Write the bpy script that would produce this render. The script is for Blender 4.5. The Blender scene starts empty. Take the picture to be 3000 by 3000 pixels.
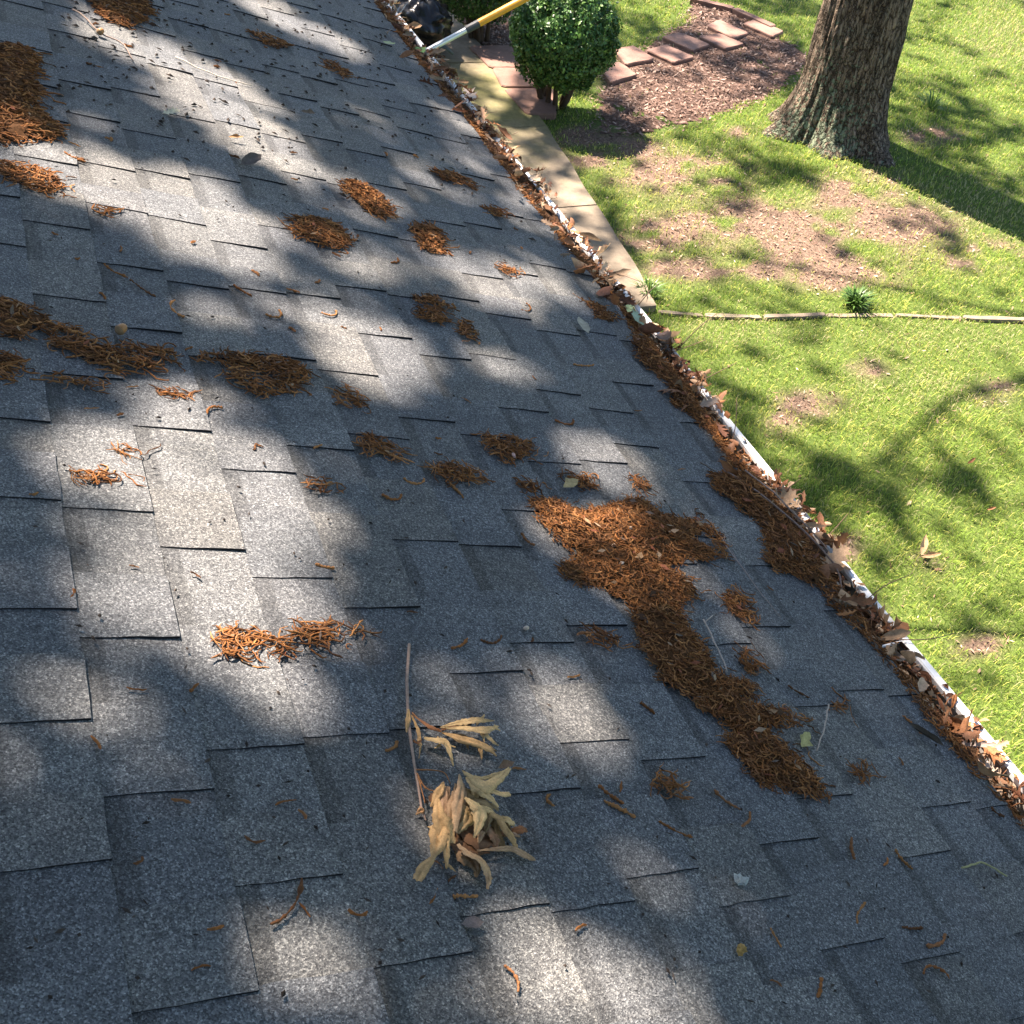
import bpy, math, random
import numpy as np
from mathutils import Matrix, Vector

random.seed(7)
rng = np.random.default_rng(11)
SC = bpy.context.scene
COL = SC.collection

# ------------------------------------------------------------------ camera, sky, sun, exposure
CAM_Z = 4.1                 # camera above the lawn
PITCH = math.radians(17)    # roof pitch
HN = 1.24                   # camera above the roof, measured square to it
FPX = 3377.55               # focal length in pixels of the 3000 px photograph
# world axes: X away from the house, Y along the eave, Z up
e_ = np.array([-0.3527892, -0.64277561, 0.67998477])
d_ = np.array([0.85593278, 0.07192204, 0.51206083])
n_ = np.array([0.37804611, -0.76267079, -0.5247994])
u_ = math.cos(PITCH) * n_ - math.sin(PITCH) * d_
h_ = math.cos(PITCH) * d_ + math.sin(PITCH) * n_
W = np.stack([h_, e_, u_])              # camera (x right, y down, z forward) -> world
CAM = np.array([0.0, 0.0, CAM_Z])

cam_d = bpy.data.cameras.new('camera')
cam = bpy.data.objects.new('camera', cam_d)
COL.objects.link(cam)
cam_d.sensor_width = 36
cam_d.lens = FPX / 3000 * 36
cam_d.clip_start = 0.05
cam_d.clip_end = 1000
M4 = Matrix.Identity(4)
for r in range(3):
    M4[r][0], M4[r][1], M4[r][2], M4[r][3] = W[r][0], -W[r][1], -W[r][2], CAM[r]
cam.matrix_world = M4
SC.camera = cam

SUN_AZ, SUN_EL = math.radians(112), math.radians(56)     # azimuth counted from +X towards +Y
SUN = np.array([math.cos(SUN_EL) * math.cos(SUN_AZ), math.cos(SUN_EL) * math.sin(SUN_AZ), math.sin(SUN_EL)])
world = bpy.data.worlds.new('World')
SC.world = world
world.use_nodes = True
wn = world.node_tree
bg = wn.nodes['Background']
sky = wn.nodes.new('ShaderNodeTexSky')
sky.sky_type = 'NISHITA'
sky.sun_disc = False
sky.sun_elevation = SUN_EL
sky.sun_rotation = math.pi / 2 - SUN_AZ
wn.links.new(sky.outputs[0], bg.inputs[0])
bg.inputs[1].default_value = 0.05
sl = bpy.data.lights.new('sun', 'SUN')
sl.energy = 5.0
sl.angle = math.radians(0.6)
sl.color = (1.0, 0.845, 0.72)
so = bpy.data.objects.new('sun', sl)
COL.objects.link(so)
so.rotation_euler = Vector(SUN).to_track_quat('Z', 'Y').to_euler()
so.location = (0, 10, 30)
vs = SC.view_settings
vs.view_transform = 'Standard'
vs.look = 'None'
vs.gamma = 1.0
vs.use_curve_mapping = False
vs.exposure = 2.55
SC.cycles.max_bounces = 5
SC.cycles.diffuse_bounces = 2
SC.cycles.transmission_bounces = 2
SC.cycles.transparent_max_bounces = 4

# ------------------------------------------------------------------ geometry of the place
K = 3000 / 1932.0           # measurements below were read off a 1932 px copy
cP, sP = math.cos(PITCH), math.sin(PITCH)
ND = np.array([sP, 0, cP])          # roof normal
DD = np.array([cP, 0, -sP])         # down the slope
EAVE_S = 2.000
EXPO = 0.1155 * HN
COURSE0 = 0.265 * HN


def ray(px, py):
    v = np.array([(px * K - 1500) / FPX, (py * K - 1500) / FPX, 1.0])
    return W @ v


def roof_sy(px, py):
    w = ray(px, py)
    t = -HN / (w @ ND)
    p = w * t
    return float(p @ DD), float(p[1])


def at_z(px, py, z):
    w = ray(px, py)
    t = (z - CAM_Z) / w[2]
    return CAM + w * t


def at_dist(px, py, dist):
    w = ray(px, py)
    return CAM + w / np.linalg.norm(w) * dist


def to_px(P):
    q = (np.asarray(P) - CAM) @ W
    return (q[..., 0] / q[..., 2] * FPX + 1500) / K, (q[..., 1] / q[..., 2] * FPX + 1500) / K


def wave(s, y):     # the slight sag and bulging of an old roof
    return (0.0035 * np.sin(2.1 * y + 1.3 * s) + 0.0025 * np.sin(5.3 * y - 4.0 * s + 1)
            + 0.002 * np.sin(9.1 * s + 3.7 * y))


def RP(s, y, h=0.0):
    """point on the roof: s metres down the slope, y along the eave, h above the shingles"""
    s = np.asarray(s, float); y = np.asarray(y, float)
    hh = np.asarray(h, float) + wave(s, y)
    return CAM - HN * ND + s[..., None] * DD + np.stack([0 * y, y, 0 * y], -1) + hh[..., None] * ND


# smooth value noise for masks
_T = rng.random((64, 64))


def vnoise(x, y, sc):
    x = np.asarray(x, float) * sc; y = np.asarray(y, float) * sc
    xi = np.floor(x).astype(int); yi = np.floor(y).astype(int)
    fx = x - xi; fy = y - yi
    fx = fx * fx * (3 - 2 * fx); fy = fy * fy * (3 - 2 * fy)
    g = lambda a, b: _T[a % 64, b % 64]
    return (g(xi, yi) * (1 - fx) + g(xi + 1, yi) * fx) * (1 - fy) + (g(xi, yi + 1) * (1 - fx) + g(xi + 1, yi + 1) * fx) * fy


def fbm(x, y, sc):
    return (vnoise(x, y, sc) + .5 * vnoise(x + 7.3, y + 1.7, sc * 2.1) + .25 * vnoise(x + 3.1, y + 9.2, sc * 4.3)) / 1.75


# ------------------------------------------------------------------ helpers: meshes
class MB:
    def __init__(self):
        self.V = []; self.F = []; self.C = []; self.n = 0; self.MI = []

    def add(self, V, faces, col=None, mi=0):
        V = np.asarray(V, float).reshape(-1, 3)
        for f in (faces if isinstance(faces, list) else [faces]):
            f = np.asarray(f, int)
            self.F.append(f + self.n)
            self.MI.append(np.full(len(f), mi))
        self.V.append(V)
        if col is None:
            col = (1, 1, 1)
        c = np.asarray(col, float)
        if c.ndim == 1:
            c = np.tile(c, (len(V), 1))
        self.C.append(c)
        self.n += len(V)
        return self

    def build(self, name, mats, parent=None, smooth=False):
        me = bpy.data.meshes.new(name)
        V = np.concatenate(self.V); C = np.concatenate(self.C)
        me.vertices.add(len(V))
        me.vertices.foreach_set('co', V.astype(np.float32).ravel())
        tot = np.concatenate([np.full(len(f), f.shape[1]) for f in self.F])
        loops = np.concatenate([f.ravel() for f in self.F])
        me.loops.add(len(loops))
        me.loops.foreach_set('vertex_index', loops.astype(np.int32))
        me.polygons.add(len(tot))
        st = np.concatenate([[0], np.cumsum(tot)[:-1]])
        me.polygons.foreach_set('loop_start', st.astype(np.int32))
        me.polygons.foreach_set('loop_total', tot.astype(np.int32))
        me.polygons.foreach_set('material_index', np.concatenate(self.MI).astype(np.int32))
        me.polygons.foreach_set('use_smooth', np.full(len(tot), smooth))
        me.update(calc_edges=True)
        a = me.color_attributes.new('col', 'FLOAT_COLOR', 'POINT')
        a.data.foreach_set('color', np.concatenate([C, np.ones((len(C), 1))], 1).astype(np.float32).ravel())
        me.validate()
        for m in (mats if isinstance(mats, (list, tuple)) else [mats]):
            me.materials.append(m)
        o = bpy.data.objects.new(name, me)
        COL.objects.link(o)
        if parent is not None:
            o.parent = parent
        return o


def tag(o, label=None, cat=None, group=None, kind=None):
    if label: o['label'] = label
    if cat: o['category'] = cat
    if group: o['group'] = group
    if kind: o['kind'] = kind
    return o


def empty(name, loc=(0, 0, 0)):
    o = bpy.data.objects.new(name, None)
    o.empty_display_size = 0.1
    o.location = loc
    COL.objects.link(o)
    return o


def adopt(o, parent):
    """parent o to an Empty that is not at the origin, keeping o's place"""
    o.parent = parent
    o.matrix_parent_inverse = Matrix.Translation(-Vector(parent.location))
    return o


def tube(pts, rad, sides=5, cap=True):
    P = np.asarray(pts, float); n = len(P)
    R = np.broadcast_to(np.asarray(rad, float), (n,))
    T = np.gradient(P, axis=0)
    T /= np.linalg.norm(T, axis=1)[:, None] + 1e-12
    ref = np.array([0, 0, 1.0]) if abs(T[:, 2]).mean() < .8 else np.array([1.0, 0, 0])
    A = np.cross(T, ref); A /= np.linalg.norm(A, axis=1)[:, None] + 1e-12
    B = np.cross(T, A)
    th = np.arange(sides) * 2 * math.pi / sides
    V = P[:, None] + R[:, None, None] * (np.cos(th)[None, :, None] * A[:, None] + np.sin(th)[None, :, None] * B[:, None])
    V = V.reshape(-1, 3)
    i = np.arange(n - 1)[:, None] * sides; j = np.arange(sides)[None]; k = (j + 1) % sides
    F = [np.stack([i + j, i + k, i + sides + k, i + sides + j], -1).reshape(-1, 4)]
    if cap:
        F += [np.array([list(range(sides))[::-1]]), np.array([[(n - 1) * sides + q for q in range(sides)]])]
    return V, F


def box(c, size, R=None):
    s = np.array(size) / 2
    V = np.array([[x, y, z] for x in (-1, 1) for y in (-1, 1) for z in (-1, 1)]) * s
    if R is not None:
        V = V @ np.asarray(R).T
    return V + np.array(c), np.array([[0, 1, 3, 2], [4, 6, 7, 5], [0, 4, 5, 1], [2, 3, 7, 6], [0, 2, 6, 4], [1, 5, 7, 3]])


def rot_axis(ax, a):
    return np.array(Matrix.Rotation(a, 3, Vector(ax)))


# ------------------------------------------------------------------ helpers: materials
def new_mat(name):
    m = bpy.data.materials.new(name)
    m.use_nodes = True
    nt = m.node_tree
    nt.nodes.clear()
    out = nt.nodes.new('ShaderNodeOutputMaterial')
    b = nt.nodes.new('ShaderNodeBsdfPrincipled')
    nt.links.new(b.outputs[0], out.inputs[0])
    return m, nt, b, out


def N(nt, t, **kw):
    n = nt.nodes.new('ShaderNode' + t)
    for k, v in kw.items():
        if k.startswith('i_'):
            n.inputs[k[2:]].default_value = v
        else:
            setattr(n, k, v)
    return n


def lk(nt, a, b):
    nt.links.new(a, b)


def ramp(nt, fac, stops):
    r = N(nt, 'ValToRGB')
    el = r.color_ramp.elements
    while len(el) < len(stops):
        el.new(0.5)
    for q, (p, c) in zip(el, stops):
        q.position = p
        q.color = (*c, 1) if len(c) == 3 else c
    lk(nt, fac, r.inputs[0])
    return r.outputs[0]


def mixc(nt, mode, f, a, b):
    m = N(nt, 'Mix', data_type='RGBA', blend_type=mode)
    if isinstance(f, (int, float)):
        m.inputs[0].default_value = f
    else:
        lk(nt, f, m.inputs[0])
    for i, v in ((6, a), (7, b)):
        if isinstance(v, (tuple, list)):
            m.inputs[i].default_value = (*v, 1)
        else:
            lk(nt, v, m.inputs[i])
    return m.outputs[2]


def attr(nt):
    a = N(nt, 'Attribute', attribute_name='col')
    return a.outputs['Color']


def pos(nt):
    return N(nt, 'NewGeometry').outputs['Position']


def noise(nt, scale, detail=4, rough=.6, vec=None, dist=0):
    n = N(nt, 'TexNoise')
    n.inputs['Scale'].default_value = scale
    n.inputs['Detail'].default_value = detail
    n.inputs['Roughness'].default_value = rough
    n.inputs['Distortion'].default_value = dist
    lk(nt, vec if vec is not None else pos(nt), n.inputs['Vector'])
    return n.outputs[0]


def bump(nt, b, h, strength, dist):
    bp = N(nt, 'Bump')
    bp.inputs['Strength'].default_value = strength
    bp.inputs['Distance'].default_value = dist
    lk(nt, h, bp.inputs['Height'])
    lk(nt, bp.outputs[0], b.inputs['Normal'])


def mat_plain(name, col, rough=.6, var=.25, scale=30, bs=.2, bd=.003, spec=.3, metal=0.0, use_attr=False, trans=0.0):
    """colour (or the piece's own colour attribute) with grain; trans = share of light let through a thin leaf"""
    m, nt, b, out = new_mat(name)
    n1 = noise(nt, scale, 5)
    n2 = noise(nt, scale * 6, 3)
    v = ramp(nt, n1, [(.25, (1 - var,) * 3), (.75, (1 + var,) * 3)])
    v2 = ramp(nt, n2, [(.3, (1 - var * .5,) * 3), (.7, (1 + var * .5,) * 3)])
    base = attr(nt) if use_attr else col
    c = mixc(nt, 'MULTIPLY', 1, mixc(nt, 'MULTIPLY', 1, v, base), v2)
    lk(nt, c, b.inputs['Base Color'])
    b.inputs['Roughness'].default_value = rough
    b.inputs['Specular IOR Level'].default_value = spec
    b.inputs['Metallic'].default_value = metal
    if bs:
        bump(nt, b, n2, bs, bd)
    if trans:
        t = N(nt, 'BsdfTranslucent')
        lk(nt, c, t.inputs[0])
        mx = N(nt, 'MixShader')
        mx.inputs[0].default_value = trans
        lk(nt, b.outputs[0], mx.inputs[1]); lk(nt, t.outputs[0], mx.inputs[2])
        lk(nt, mx.outputs[0], out.inputs[0])
    return m


def mat_shingle():
    m, nt, b, out = new_mat('asphalt_shingle_granules')
    p = pos(nt)
    v1 = N(nt, 'TexVoronoi', feature='F1'); v1.inputs['Scale'].default_value = 470; lk(nt, p, v1.inputs['Vector'])
    v2 = N(nt, 'TexVoronoi', feature='F1'); v2.inputs['Scale'].default_value = 290; lk(nt, p, v2.inputs['Vector'])
    g1 = N(nt, 'SeparateColor'); lk(nt, v1.outputs['Color'], g1.inputs[0])
    g2 = N(nt, 'SeparateColor'); lk(nt, v2.outputs['Color'], g2.inputs[0])
    c1 = ramp(nt, g1.outputs[0], [(0, (.35, .35, .36)), (.45, (.8, .8, .8)), (.8, (1.15, 1.13, 1.1)), (.97, (1.9, 1.87, 1.8))])
    c2 = ramp(nt, g2.outputs[1], [(0, (.55, .55, .57)), (.5, (.95, .95, .95)), (.93, (1.15, 1.14, 1.12)), (1, (1.6, 1.55, 1.5))])
    big = ramp(nt, noise(nt, 3.5, 5, .6), [(.3, (.84, .85, .87)), (.7, (1.14, 1.12, 1.08))])
    mid = ramp(nt, noise(nt, 22, 4, .7), [(.3, (.86, .86, .86)), (.7, (1.13, 1.13, 1.13))])
    c = mixc(nt, 'MULTIPLY', 1, attr(nt), c1)
    c = mixc(nt, 'MULTIPLY', 1, c, c2)
    c = mixc(nt, 'MULTIPLY', 1, c, big)
    c = mixc(nt, 'MULTIPLY', 1, c, mid)
    mp = N(nt, 'Mapping'); mp.inputs['Scale'].default_value = (.9, 9, .9); lk(nt, p, mp.inputs['Vector'])
    c = mixc(nt, 'MULTIPLY', 1, c, ramp(nt, noise(nt, 1.6, 6, .65, mp.outputs[0]), [(.3, (.80, .81, .83)), (.55, (1.0, 1.0, 1.0)), (.75, (1.12, 1.1, 1.06))]))
    worn = ramp(nt, noise(nt, 11, 7, .75), [(.66, (1, 1, 1)), (.74, (.72, .71, .70))])
    c = mixc(nt, 'MULTIPLY', 1, c, worn)
    lk(nt, c, b.inputs['Base Color'])
    b.inputs['Roughness'].default_value = .78
    b.inputs['Specular IOR Level'].default_value = .35
    hsum = N(nt, 'Math', operation='ADD')
    lk(nt, v1.outputs['Distance'], hsum.inputs[0]); lk(nt, g2.outputs[2], hsum.inputs[1])
    bump(nt, b, hsum.outputs[0], .75, .0016)
    return m


def mat_bark():
    m, nt, b, out = new_mat('oak_bark')
    mp = N(nt, 'Mapping'); mp.inputs['Scale'].default_value = (1, 1, .26); lk(nt, pos(nt), mp.inputs['Vector'])
    n1 = noise(nt, 30, 7, .7, mp.outputs[0], 1.2)
    n2 = noise(nt, 6, 4)
    c = ramp(nt, n1, [(.36, (.06, .046, .036)), (.5, (.20, .16, .125)), (.66, (.34, .285, .23))])
    c = mixc(nt, 'MULTIPLY', 1, c, ramp(nt, n2, [(.3, (.8, .82, .8)), (.7, (1.2, 1.1, 1.0))]))
    # lichen where the vertex attribute allows it, broken into small plates
    vz = N(nt, 'TexVoronoi', feature='F1'); vz.inputs['Scale'].default_value = 26
    wv = N(nt, 'TexNoise'); wv.inputs['Scale'].default_value = 40; lk(nt, pos(nt), wv.inputs['Vector'])
    vm = N(nt, 'VectorMath', operation='MULTIPLY_ADD'); lk(nt, wv.outputs[1], vm.inputs[0]); vm.inputs[1].default_value = (.05, .05, .05); lk(nt, pos(nt), vm.inputs[2])
    lk(nt, vm.outputs[0], vz.inputs['Vector'])
    pl = N(nt, 'Math', operation='LESS_THAN'); lk(nt, vz.outputs['Distance'], pl.inputs[0])
    sep = N(nt, 'SeparateColor'); lk(nt, attr(nt), sep.inputs[0])
    th = N(nt, 'Math', operation='MULTIPLY_ADD'); lk(nt, sep.outputs[0], th.inputs[0]); th.inputs[1].default_value = .75
    nn = N(nt, 'Math', operation='MULTIPLY_ADD'); lk(nt, noise(nt, 9, 4, .7), nn.inputs[0]); nn.inputs[1].default_value = 1.3; nn.inputs[2].default_value = -.72
    lk(nt, nn.outputs[0], th.inputs[2]); lk(nt, th.outputs[0], pl.inputs[1])
    c = mixc(nt, 'MIX', pl.outputs[0], c, ramp(nt, noise(nt, 60, 3), [(.3, (.12, .15, .10)), (.7, (.27, .31, .22))]))
    mp2 = N(nt, 'Mapping'); mp2.inputs['Scale'].default_value = (1, 1, .22); lk(nt, vm.outputs[0], mp2.inputs['Vector'])
    ve = N(nt, 'TexVoronoi', feature='DISTANCE_TO_EDGE'); ve.inputs['Scale'].default_value = 24; lk(nt, mp2.outputs[0], ve.inputs['Vector'])
    crack = ramp(nt, ve.outputs['Distance'], [(0, (.22, .21, .2)), (.10, (.8, .8, .8)), (.3, (1.12, 1.12, 1.12))])
    c = mixc(nt, 'MULTIPLY', 1, c, crack)
    lk(nt, c, b.inputs['Base Color'])
    b.inputs['Roughness'].default_value = .9
    b.inputs['Specular IOR Level'].default_value = .15
    hs = N(nt, 'Math', operation='MULTIPLY_ADD'); lk(nt, crack, hs.inputs[0]); hs.inputs[1].default_value = .7; lk(nt, n1, hs.inputs[2])
    bump(nt, b, hs.outputs[0], 1.0, .035)
    return m


def mat_ground():
    m, nt, b, out = new_mat('lawn_soil')
    n1 = noise(nt, 9, 6, .7)
    n2 = noise(nt, 70, 5, .7)
    n3 = noise(nt, 240, 3, .7)
    tan = ramp(nt, n2, [(.28, (.05, .034, .026)), (.5, (.14, .098, .072)), (.7, (.28, .21, .16))])
    grn = ramp(nt, n2, [(.3, (.035, .06, .012)), (.55, (.085, .125, .028)), (.75, (.17, .19, .06))])
    sep = N(nt, 'SeparateColor'); lk(nt, attr(nt), sep.inputs[0])
    f = N(nt, 'Math', operation='MULTIPLY_ADD', use_clamp=True); lk(nt, n1, f.inputs[0]); f.inputs[1].default_value = 1.6
    f2 = N(nt, 'Math', operation='ADD'); lk(nt, sep.outputs[0], f2.inputs[0]); f2.inputs[1].default_value = -1.25
    lk(nt, f2.outputs[0], f.inputs[2])
    f3 = N(nt, 'Math', operation='ADD', use_clamp=True); lk(nt, f.outputs[0], f3.inputs[0]); lk(nt, sep.outputs[0], f3.inputs[1])
    c = mixc(nt, 'MIX', f3.outputs[0], grn, tan)
    c = mixc(nt, 'MULTIPLY', 1, c, ramp(nt, n3, [(.3, (.7, .7, .7)), (.7, (1.3, 1.3, 1.3))]))
    lk(nt, c, b.inputs['Base Color'])
    b.inputs['Roughness'].default_value = .95
    b.inputs['Specular IOR Level'].default_value = .1
    bump(nt, b, n2, .8, .02)
    return m


def mat_concrete():
    m, nt, b, out = new_mat('weathered_concrete')
    n1 = noise(nt, 2.2, 5, .65)
    n2 = noise(nt, 140, 4, .7)
    n3 = noise(nt, 14, 5, .7)
    c = ramp(nt, n3, [(.3, (.135, .108, .075)), (.7, (.225, .185, .135))])
    sep = N(nt, 'SeparateColor'); lk(nt, attr(nt), sep.inputs[0])      # moss grows where the attribute is high
    ms = N(nt, 'Math', operation='MULTIPLY_ADD', use_clamp=True); lk(nt, n1, ms.inputs[0]); ms.inputs[1].default_value = 2.0
    ad = N(nt, 'Math', operation='MULTIPLY_ADD'); lk(nt, sep.outputs[0], ad.inputs[0]); ad.inputs[1].default_value = 1.0; ad.inputs[2].default_value = -1.1
    lk(nt, ad.outputs[0], ms.inputs[2])
    c = mixc(nt, 'MIX', ms.outputs[0], c, ramp(nt, n3, [(.3, (.10, .10, .03)), (.7, (.20, .18, .065))]))
    c = mixc(nt, 'MULTIPLY', 1, c, ramp(nt, n2, [(.3, (.8, .8, .8)), (.7, (1.2, 1.2, 1.2))]))
    lk(nt, c, b.inputs['Base Color'])
    b.inputs['Roughness'].default_value = .9
    bump(nt, b, n2, .4, .004)
    return m


def mat_paver():
    m, nt, b, out = new_mat('red_brown_paver')
    n2 = noise(nt, 160, 4, .7)
    n3 = noise(nt, 8, 5, .7)
    c = mixc(nt, 'MULTIPLY', 1, ramp(nt, n3, [(.3, (.15, .088, .066)), (.7, (.235, .148, .115))]), attr(nt))
    c = mixc(nt, 'MULTIPLY', 1, c, ramp(nt, n2, [(.3, (.75, .75, .75)), (.7, (1.25, 1.25, 1.25))]))
    lk(nt, c, b.inputs['Base Color'])
    b.inputs['Roughness'].default_value = .9
    bump(nt, b, n2, .5, .004)
    return m


M = dict(
    shingle=mat_shingle(),
    asphalt=mat_plain('asphalt_cut_edge', (.016, .016, .018), .9, .3, 60, spec=.1),
    deck=mat_plain('roof_felt', (.03, .03, .032), .95, .2, 20, spec=.1),
    gutter=mat_plain('white_painted_metal', (.72, .73, .74), .38, .06, 9, .05, spec=.5),
    gutter_in=mat_plain('dirty_painted_metal', (.30, .28, .25), .6, .35, 18, .1),
    siding=mat_plain('siding_paint', (.55, .52, .46), .6, .08, 6, .05),
    catkin=mat_plain('dry_catkin', (1, 1, 1), .85, .35, 260, .5, .001, spec=.12, use_attr=True, trans=.22),
    debris=mat_plain('rotted_leaf_litter', (.075, .042, .024), .95, .6, 45, 1.0, .012, spec=.1),
    leaf=mat_plain('dry_leaf', (1, 1, 1), .65, .38, 75, .5, .002, spec=.25, use_attr=True, trans=.18),
    twig=mat_plain('twig_bark', (1, 1, 1), .85, .3, 150, .4, .001, spec=.15, use_attr=True),
    green=mat_plain('green_leaf', (1, 1, 1), .42, .25, 40, 0, spec=.45, use_attr=True, trans=.25),
    crown=mat_plain('oak_foliage', (.07, .12, .025), .5, .25, 8, 0, spec=.3, trans=.3),
    grass=mat_plain('grass_blade', (1, 1, 1), .6, .2, 12, 0, spec=.2, use_attr=True, trans=.35),
    litter=mat_plain('fallen_leaf_bits', (1, 1, 1), .85, .25, 40, .2, spec=.1, use_attr=True),
    bark=mat_bark(),
    ground=mat_ground(),
    mulch=mat_plain('mulch', (.16, .105, .083), .95, .6, 30, 1.0, .03, spec=.08),
    concrete=mat_concrete(),
    paver=mat_paver(),
    timber=mat_plain('pale_edging_stone', (.20, .165, .125), .9, .25, 14, .4, .006, spec=.15),
    bag=mat_plain('black_plastic_film', (.008, .008, .010), .25, .1, 5, .1, .004, spec=.45),
    tubemetal=mat_plain('bare_aluminium_tube', (.70, .72, .74), .38, .05, 20, .02, spec=.5, metal=.55),
    collar=mat_plain('grey_plastic_collar', (.06, .065, .07), .5, .1, 20, .05),
    orange=mat_plain('orange_fibreglass', (.78, .36, .035), .4, .08, 20, .05, spec=.4),
    acorn=mat_plain('acorn_shell', (.34, .17, .065), .4, .2, 90, .1, .001),
)

# ------------------------------------------------------------------ sunlit and shaded places (for the oak crown: where its leaves let light through)
# ellipses: centre x, y, radii, tilt in degrees, share of sun let through
LIT = [
    (560, 45, 115, 15, 27, .9), (330, 118, 165, 24, 24, .95), (480, 262, 185, 34, 27, .95), (270, 370, 250, 52, 18, 1),
    (400, 465, 140, 38, 8, .95), (950, 532, 105, 36, 15, .9), (690, 665, 130, 55, 36, 1), (700, 490, 110, 30, 5, .55),
    (325, 765, 85, 42, 10, .95), (340, 890, 230, 95, 8, .85), (470, 990, 150, 90, 0, .95), (420, 1090, 190, 100, 0, 1), (300, 980, 120, 60, 10, .8), (200, 840, 90, 40, 10, .6),
    (230, 1130, 100, 55, -5, .85), (50, 1110, 65, 42, 0, .6), (470, 1220, 105, 65, 10, .9), (520, 1300, 90, 45, 25, .85),
    (110, 1310, 60, 45, 0, .6), (245, 1375, 85, 55, 35, .6), (1060, 1325, 90, 52, 5, .8), (1095, 1395, 65, 38, 0, .65),
    (1140, 875, 90, 34, 28, .85), (935, 690, 55, 22, 20, .45), (1130, 1860, 190, 85, 22, 1), (1010, 1790, 80, 50, 40, .7),
    (620, 1850, 90, 85, 50, .6), (90, 1760, 65, 70, 0, .5), (30, 1450, 60, 30, 0, .3), (330, 1540, 70, 50, 20, .22), (780, 1700, 60, 30, 0, .2), (1640, 1300, 60, 20, 40, .25), (1230, 1620, 60, 40, 30, .3), (1320, 1720, 90, 40, 30, .2), (560, 1830, 60, 100, 10, .5), (1400, 1205, 45, 50, 30, .45), (860, 1290, 50, 36, 0, .4),
    (1140, 1010, 110, 38, 10, .8), (1270, 1090, 90, 40, 20, .7), (900, 272, 70, 34, 40, .65), (1000, 385, 60, 24, 35, .5),
    (500, 590, 120, 24, 8, .5), (660, 375, 90, 22, 20, .55), (820, 340, 80, 20, 20, .5), (1300, 985, 60, 30, 0, .6),
    (1180, 1100, 60, 30, 0, .6), (600, 1180, 60, 30, 0, .7), (150, 260, 60, 25, 20, .5), (700, 230, 60, 16, 25, .4),
    (872, 1398, 70, 34, 0, .5), (880, 1555, 88, 70, 25, .5),
    # walkway and gutter
    (935, 135, 45, 24, 58, .7), (1090, 370, 50, 24, 52, .3), (1165, 480, 36, 24, 52, .4), (1230, 560, 30, 34, 0, .9),
    # lawn round the oak
    (1800, 640, 190, 34, 2, 1), (1890, 600, 80, 40, 0, 1), (1370, 622, 120, 24, 0, .95), (1560, 400, 110, 46, 12, .95),
    (1640, 350, 90, 34, 10, .9), (1840, 395, 105, 40, 18, .95), (1895, 70, 80, 60, 20, .95), (1770, 110, 90, 26, 8, .8),
    (1275, 305, 75, 22, 5, .95), (1330, 420, 120, 26, 14, .85), (1180, 305, 55, 14, 20, .7), (1105, 208, 52, 17, 22, .9),
    (1245, 535, 90, 26, 0, .85), (1480, 440, 90, 28, 15, .85), (1720, 475, 70, 34, 15, .8), (1880, 470, 60, 40, 20, .9),
    (1450, 60, 42, 9, 15, .9), (1372, 86, 26, 7, 15, .9), (1190, 112, 24, 20, 30, .8), (1810, 50, 60, 22, 15, .7),
    (1560, 285, 70, 30, 10, .75), (1700, 300, 50, 20, 10, .6), (1610, 70, 28, 14, 10, .7), (1910, 300, 40, 30, 0, .8),
    # open lawn below
    (1400, 690, 60, 30, 30, .75), (1520, 740, 60, 22, 40, .55), (1660, 725, 62, 36, 35, .85), (1800, 740, 60, 36, 35, .9),
    (1560, 800, 70, 26, 40, .7), (1480, 860, 40, 24, 45, .6), (1640, 840, 60, 24, 45, .6), (1820, 830, 60, 26, 40, .65),
    (1760, 955, 48, 24, 40, .8), (1480, 960, 36, 26, 50, .6), (1905, 920, 40, 40, 30, .7), (1900, 1130, 36, 44, 60, .75),
    (1660, 1010, 60, 20, 45, .4), (1720, 1160, 60, 24, 45, .5), (1840, 1270, 50, 24, 45, .5), (1580, 960, 40, 18, 45, .4),
    (1910, 1370, 40, 30, 30, .6), (1750, 670, 150, 26, 0, .8),
]
LIT = np.array(LIT, float)
LIT_LIP = np.array([(1415, 850, 60, 24, 51, .9), (1625, 1105, 60, 24, 51, .9), (1810, 1335, 190, 26, 51, .9), (1050, 395, 60, 20, 51, .7), (1135, 500, 40, 20, 51, .7), (790, 75, 40, 20, 51, .6), (1300, 700, 60, 20, 51, .5), (1500, 960, 60, 20, 51, .5), (985, 280, 30, 60, -40, .5)], float)     # along the gutter lip only


def lit_share(P, default, lip=False):
    px, py = to_px(P)
    out = np.zeros(len(P))
    for cx, cy, rx, ry, a, s in (np.concatenate([LIT, LIT_LIP]) if lip else LIT):
        a = math.radians(a)
        dx, dy = px - cx, py - cy
        if lip:
            rx, ry = rx * 1.1 + 6, ry * 1.1 + 8      # the sun's half-shadow eats into each gap
        u = (dx * math.cos(a) + dy * math.sin(a)) / rx
        v = (-dx * math.sin(a) + dy * math.cos(a)) / ry
        q = np.sqrt(u * u + v * v) + .75 * (vnoise(px, py, .030) - .5) + .40 * (vnoise(px + 99, py, .08) - .5)
        out = np.maximum(out, min(1, s * 1.1) * np.clip((1.30 - q) / .42, 0, 1))
    off = (px < -150) | (px > 2080) | (py < -150) | (py > 2080)
    out = np.where(off, default, out)
    return np.clip(1 + np.log(np.maximum(out, .02)) / 3.6, 0, 1)      # share of sun -> share of leaves left out


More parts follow.
